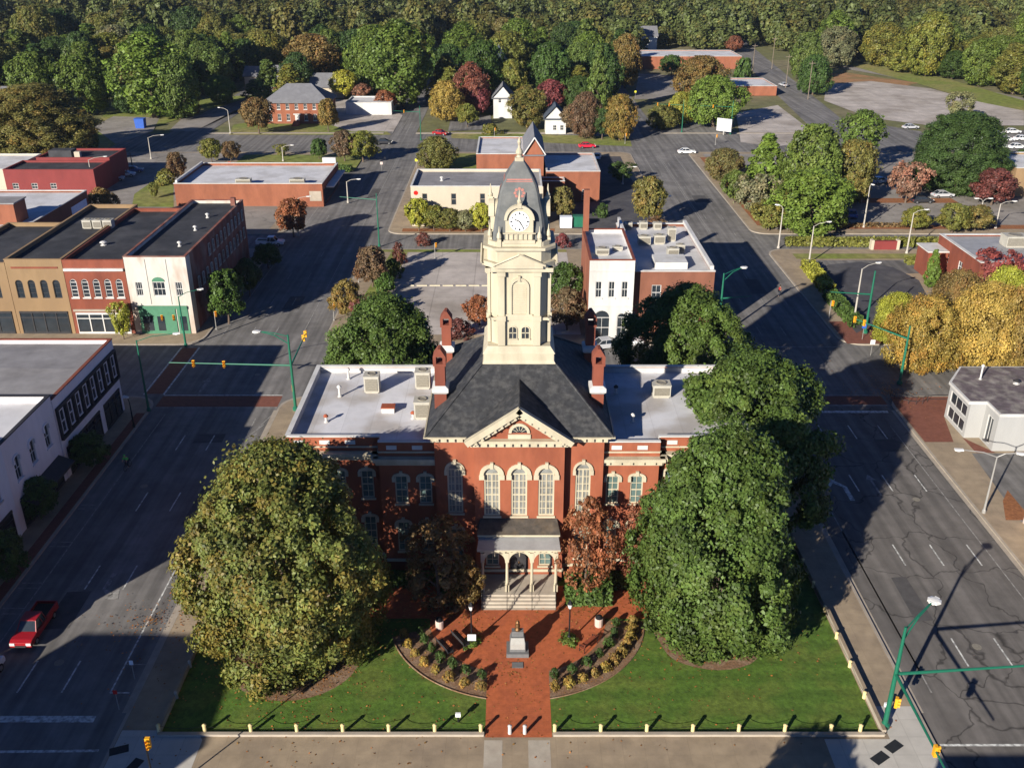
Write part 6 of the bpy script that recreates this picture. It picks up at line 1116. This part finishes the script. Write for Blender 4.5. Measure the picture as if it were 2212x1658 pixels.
L_ = [ # x, base, top, width, kind, colour, label
 (1985,800,645,150,'yellow','gold','golden tree at the left of the yellow group'),(2110,802,618,165,'yellow','yellow','golden tree in the middle of the yellow group'),(2205,815,615,140,'yellow','gold','golden tree at the right edge of the yellow group'),(2050,755,590,130,'yellow','orange','rusty golden tree at the back of the yellow group'),(2150,735,582,120,'yellow','yellowgreen','rearmost greenish tree of the yellow group'),(1925,742,635,90,'yellow','yellowgreen','small yellow green tree at the left end of the yellow group'),
 (2145,650,545,105,'small','red','red purple tree beside the red brick building'),(2008,622,540,34,'farcone','bright','narrow green conifer beside the red brick building'),
 (805,622,535,74,'street','brown','brown purple street tree on the right kerb of the left street'),(752,690,608,72,'street','orange','orange brown street tree near the gravel lot'),(786,700,640,60,'small','maroon','maroon bush tree behind the round dark tree'),(862,572,524,30,'shrub','maroon','narrow maroon shrub at the gravel lot corner'),(915,530,503,34,'shrub','maroon','dark red clipped shrub at the end of the cream building'),(1214,533,505,34,'shrub','red','dark red clipped shrub right of the tower'),
 (850,600,560,40,'shrub','dark','dark shrub row beside the gravel lot, upper part'),(832,632,590,44,'shrub','dark','dark shrub row beside the gravel lot, lower part'),(1222,672,570,72,'street','dark','green tree close to the right side of the tower'),(1225,715,625,76,'street','brown','rust coloured tree close to the right side of the tower'),(1036,705,640,62,'street','redbrown','red brown tree close to the left side of the tower'),(990,730,690,60,'shrub','maroon','dark red shrub behind the west wing'),
 (635,512,430,66,'street','redbrown','red brown street tree on the left street corner'),(268,735,655,46,'small','yellowgreen','small yellow green tree in front of the red brick shop'),(495,700,585,80,'street','dark','dark street tree against the weathered brick side wall'),(540,640,560,50,'street','dark','second dark street tree against the weathered brick side wall'),(580,580,528,60,'street','dark','dark shrub tree near the white pickup'),
 (230,492,408,60,'street','orange','orange brown tree beside the warehouse wall'),(335,430,395,22,'small','olive','thin young tree on the grass strip'),(385,395,330,40,'street','brown','small brown tree at the edge of the avenue strip'),(360,400,365,40,'shrub','olive','low olive bush left of the wide white roof'),
 (458,352,300,44,'street','olive','small olive tree on the avenue strip, left'),(500,350,306,40,'street','brown','small brown tree on the avenue strip, middle'),(690,345,300,36,'street','dark','dark small tree on the avenue strip, right'),(745,350,282,52,'street','brown','brown olive tree at the end of the avenue strip'),(785,350,285,66,'street','olive','broad olive tree at the corner of the avenue strip'),(610,340,312,30,'small','olive','tiny tree in the avenue car park'),
 (945,368,296,78,'far','olive','round olive tree left of the church'),(1398,490,383,68,'street','olivebrown','brown olive tree on the right street verge'),(1415,520,470,60,'shrub','brown','brown shrub at the foot of the right street verge'),(1214,475,405,56,'street','olivebrown','small olive tree in front of the church porch'),(1340,395,352,56,'small','dark','mushroom shaped dark tree in the church car park'),(1300,470,440,30,'shrub','dark','small shrub in the church car park'),
 (905,500,430,52,'street','yellowgreen','leafy shrub at the left end of the cream building'),(938,500,445,52,'street','olive','leafy shrub in the cream building row, second'),(972,502,452,50,'street','olive','leafy shrub in the cream building row, third'),(1006,502,455,48,'street','greygreen','leafy shrub in the cream building row, fourth'),(1040,502,440,46,'street','yellowgreen','leafy shrub in the cream building row, nearest the tower'),
 (1562,392,322,76,'far','olivebrown','rounded olive tree at the avenue corner'),(1650,420,290,92,'farcone','bright','pointed green tree in the parking lot group'),(1745,440,272,130,'far','green','large green tree in the parking lot group'),(1832,440,305,100,'far','olivebrown','orange tinged tree in the parking lot group'),(1850,375,240,92,'pine','green','tall pine above the parking lot group'),(1745,505,370,160,'far','green','nearest large green tree of the parking lot group'),(1630,470,380,90,'small','greygreen','pale branched crape myrtle by the right street'),(1660,500,435,80,'small','olive','low crape myrtle at the corner of the parking lot'),(1585,440,370,56,'street','green','green tree between the lot and the right street'),(1700,470,390,80,'far','olive','olive tree in the middle of the parking lot group'),(1806,498,448,50,'street','olive','small round tree in front of the lot lamp'),
 (2060,415,245,190,'big','dark','very big dark green tree in the right car park'),(1955,440,352,74,'small','purple','grey brown crape myrtle in the right car park'),(2140,445,365,84,'street','maroon','maroon round topped tree before the tan building'),(1975,500,448,58,'street','olive','small round olive tree on the right verge, left'),(2055,505,440,66,'street','olive','small round olive tree on the right verge, middle'),(2105,502,445,66,'street','olivebrown','small round olive tree on the right verge, right'),(2205,375,325,70,'far','dark','dark tree at the right edge behind the tan building'),
 (92,345,185,230,'big','olivebrown','huge olive brown tree at the left behind the maroon building'),(30,330,235,110,'far','olive','olive tree at the left edge beside the huge one'),(185,340,265,60,'far','dark','dark tree at the right flank of the huge olive tree'),
 (335,255,72,150,'fartall','bright','bright green tall tree left of the side street'),(390,258,120,90,'far','green','mid green tree beside the bright tall tree'),(410,250,200,50,'far','brown','brown bush tree below the bright tall tree'),(285,245,185,70,'far','dark','dark low tree at the left of the bright tall tree'),(480,225,165,60,'far','green','small green tree beside the side street'),(555,218,172,60,'farcone','dark','dark conifer beside the office corner'),(585,225,130,70,'farcone','green','green conifer at the office corner'),
 (560,290,212,66,'street','brown','brown tree at the left front corner of the hipped office'),(710,285,215,44,'street','orange','orange tree at the right front corner of the hipped office'),(870,232,45,132,'fartall','green','tall oval green tree with clear trunk beside the left street'),(835,240,195,50,'street','redbrown','red brown small tree below the tall oval tree'),(745,215,152,54,'street','yellowgreen','yellow green tree behind the office drive'),(680,190,76,115,'far','orange','orange tinted round tree behind the hipped office'),(780,215,180,40,'street','purple','purple grey tree behind the office drive'),
 (965,262,176,66,'far','yellow','bright yellow tree at the avenue corner of the left street'),(1018,250,135,74,'fartall','redbrown','red and green mixed tree behind the yellow one'),(1035,252,185,48,'street','red','crimson small tree near the brick wing'),(1010,275,225,46,'street','olive','small olive tree behind the small lot'),(1105,235,130,60,'far','olive','olive tree in front of the big dark roof'),(1140,280,185,76,'fartall','olivebrown','dark olive tree before the tall white house'),(1190,240,174,60,'street','red','pink red maple left of the small gabled house'),(1240,290,225,56,'street','brown','brown tree right of the small gabled house'),(1265,300,200,64,'far','brown','brown tree behind the avenue verge'),(1300,302,235,44,'street','dark','dark bush tree on the avenue verge'),(1338,304,205,66,'far','orange','orange brown tree at the right end of the verge'),(1290,250,98,58,'farcone','green','pointed green conifer above the brown trees'),(1250,240,165,60,'far','dark','dark tree above the gabled house'),(1060,290,268,40,'shrub','olive','low bush in front of the tall white house'),
 (1540,275,165,110,'far','bright','round deep green tree by the slab lot'),(1512,218,122,104,'far','orange','orange olive tree behind the round deep green tree'),(1430,280,225,60,'far','olive','olive tree on the corner lot'),(1470,270,200,60,'far','yellowgreen','light green tree on the corner lot'),(1605,170,128,44,'bush','dark','dark ball shaped bush beside the far store'),(1350,190,75,60,'far','orange','autumn tinted tree left of the far store'),(1450,165,120,50,'street','dark','dark tree in front of the far store'),(1738,172,72,70,'far','green','green tree left of the dirt bank'),(1755,205,120,70,'far','dark','dark tree at the edge of the dirt bank'),(1585,115,78,34,'street','redbrown','red tinted tree far up the east street'),(2068,262,200,60,'small','greygreen','grey green tree at the edge of the pale yard')]
for a in L_: treeD(a[6], *a[:6])
# the woods: trees one can tell apart, each its own object; the rest beyond is one mass
roads = [(-38,-24,270,900),(31,43,270,430),(-98,-83,270,500)]
polys = [[G(*p) for p in P] for P in (((1770,320),(1775,205),(1900,215),(2260,255),(2260,345)), ((1770,220),(1785,150),(1900,150),(2230,215),(2260,280),(1900,262)), ((1560,330),(1560,150),(1600,112),(1650,106),(1740,122),(1775,135),(1880,330)), ((1345,320),(1345,135),(1370,112),(1620,112),(1620,330)), ((1390,320),(1400,255),(1600,260),(1600,330)), ((960,300),(970,250),(1065,250),(1065,300)), ((495,300),(530,200),(640,235),(720,215),(870,250),(860,300)), ((180,330),(235,225),(480,205),(560,205),(480,300)), ((1570,60),(1650,60),(1650,120),(1610,120)))]
def inside(x, y, P):
    c = False
    for (x0, y0), (x1, y1) in zip(P, P[1:]+P[:1]):
        if (y0 > y) != (y1 > y) and x < (x1-x0)*(y-y0)/(y1-y0)+x0: c = not c
    return c
taken = [(o.location.x, o.location.y, max(4, o.scale.x)) for o in bpy.data.objects if o.get('category') == 'tree']+[(o.location.x+5, o.location.y+5, 9) for o in bpy.data.objects if o.get('category') == 'building' and o.location.y > 280]
zone = lambda X: 'left of the side street' if X < -90 else 'behind the hipped office' if X < -31 else 'behind the large house' if X < 60 else 'behind the far store' if X < 130 else 'right of the pale yard'
cand = []; Y = 300.0; g = random.Random(11)
def ok(x, y, r): return not any(a < x < b and c < y < d for a, b, c, d in roads) and not any(inside(x, y, P) for P in polys) and all((x-a)**2+(y-b)**2 > (.72*(r+c))**2 for a, b, c in taken)
cols = ['green','olive','dark','olive','dark','green']*9+['green','olive','dark','green','olivebrown','dark','greygreen','olive','green','dark','green','olive','olivebrown','dark','greygreen','olive','dark','green','olivebrown','dark','olive','green','brown','greygreen','orange']
nind = 0; stuffP = []
while Y < 1500:
    st = 10.5+(Y-300)*.008; half = Y*.6+40; x = -half
    while x < half:
        px, py = x+g.uniform(-.4, .4)*st, Y+g.uniform(-.4, .4)*st; r = g.uniform(4.8, 8.6)*(1+max(0, Y-500)*.0004); x += st
        if not ok(px, py, r): continue
        if px < -60 and py < 330 and g.random() < .45: continue
        taken.append((px, py, r)); H = r*g.uniform(1.8, 2.9); 
        if py < 600 and abs(px) < py*.54+12 and nind < 172: 
            c = g.choice(cols) if g.random() < .75 else g.choice(['green','olive','dark']); nind += 1
            word = dict(green='green', olive='olive green', dark='dark green', olivebrown='olive brown', greygreen='grey green', orange='orange tinted', brown='brown', yellowgreen='yellow green')[c]
            tall = 'tall' if H > 16 else 'lower'; dep = 'front rows' if py < 420 else 'back rows'
            o = tree(f'{tall} {word} tree in the {dep} of the wood {zone(px)}', px, py, r, H, g.choice(['far','far','fartall','far','farcone']) if r < 8 else 'far', c, f'{tall} {word} trees, {dep}, {zone(px)}', parts=py < 420)
            for q in ([o] if o.type == 'MESH' else [q for q in o.children if q.name.startswith('crown')]): q.color = (q.color[0]*.92, q.color[1]*.92, q.color[2]*.92, q.color[3])
        else: stuffP.append((px, py, r, H))
    Y += st*.85
Vs, Ts, Ws_ = [], [], []; base = [crown_mesh(90+i, 6, 15, 2.5, ENV['dome'], 60, 1900, .72, .24) for i in range(4)]
for (px, py, r, H) in stuffP:
    V, T, W_ = base[g.randrange(4)]; a = g.uniform(0, 6.28); c_, s_ = math.cos(a), math.sin(a)
    if py > 900: sel = np.repeat(np.arange(len(T)) % 2 == 0, 4); V = V[sel]; T = T[::2]; W_ = W_[::2]
    k = V.copy(); Vs.append(np.stack([(k[:, 0]*c_-k[:, 1]*s_)*r+px, (k[:, 0]*s_+k[:, 1]*c_)*r+py, k[:, 2]*H], 1)); Ts.append(np.clip(T+g.uniform(-.28, .22), 0, 1)); Ws_.append(np.clip(W_+g.uniform(-.5, .5), 0, 1))
wo = link(bpy.data.objects.new('far_woodland', mesh_np('far_woodland', np.concatenate(Vs), np.concatenate(Ts), np.concatenate(Ws_), [LEAF]))); wo.color = (.098, .122, .036, .35); tag(wo, 'dense far woodland reaching to the top of the picture', 'woodland', kind='stuff')
print('TREES', nind, len(stuffP), len(bpy.data.objects))

# leaves lying on the lawn, the plaza and the walks: nobody could count them
g = np.random.default_rng(5); pts = []
for (x, y, r, n) in ((-16.6, 57.6, 9, 1500), (6, 64, 5, 700), (-5, 63, 6, 600), (15.3, 61, 7.5, 500), (0, 56, 22, 700), (-29, 62, 5, 250), (45.5, 105, 6, 500)):
    a = g.uniform(0, 6.28, n); q = np.abs(g.normal(0, .6, n))*r; pts.append(np.stack([x+q*np.cos(a), y+q*np.sin(a), 0*q+.175], 1))
P = np.concatenate(pts); P = P[(P[:, 1] > 44) & ((P[:, 1] < 65.5) | (P[:, 0] > 40))]; k = len(P); a = g.uniform(0, 6.28, k); s_ = g.uniform(.05, .11, k)[:, None]
t1 = np.stack([np.cos(a), np.sin(a), g.normal(0, .2, k)], 1)*s_; t2 = np.stack([-np.sin(a), np.cos(a), g.normal(0, .2, k)], 1)*s_*.7
o = link(bpy.data.objects.new('fallen_leaves', mesh_np('fallen_leaves', np.stack([P-t1, P-t2, P+t1, P+t2], 1).reshape(-1, 3), g.random(k), g.random(k), [LEAF]))); o.color = (.26, .15, .05, .5); tag(o, 'scattered fallen leaves on the lawn and paving', 'leaves', kind='stuff')

# ---------------------------------------------------------------- the air
hm = bpy.data.materials.new('haze'); hm.use_nodes = True; nt = hm.node_tree; nt.nodes.remove(nt.nodes['Principled BSDF'])
pv = nt.nodes.new('ShaderNodeVolumePrincipled'); pv.inputs['Color'].default_value = (.72, .84, 1.0, 1); pv.inputs['Density'].default_value = .00006; pv.inputs['Anisotropy'].default_value = .2
nt.links.new(pv.outputs[0], nt.nodes['Material Output'].inputs['Volume'])
hz_ = MB().box(-1900, 1900, -120, 2300, -2.0, 56).build('haze', hm); tag(hz_, kind='stuff')
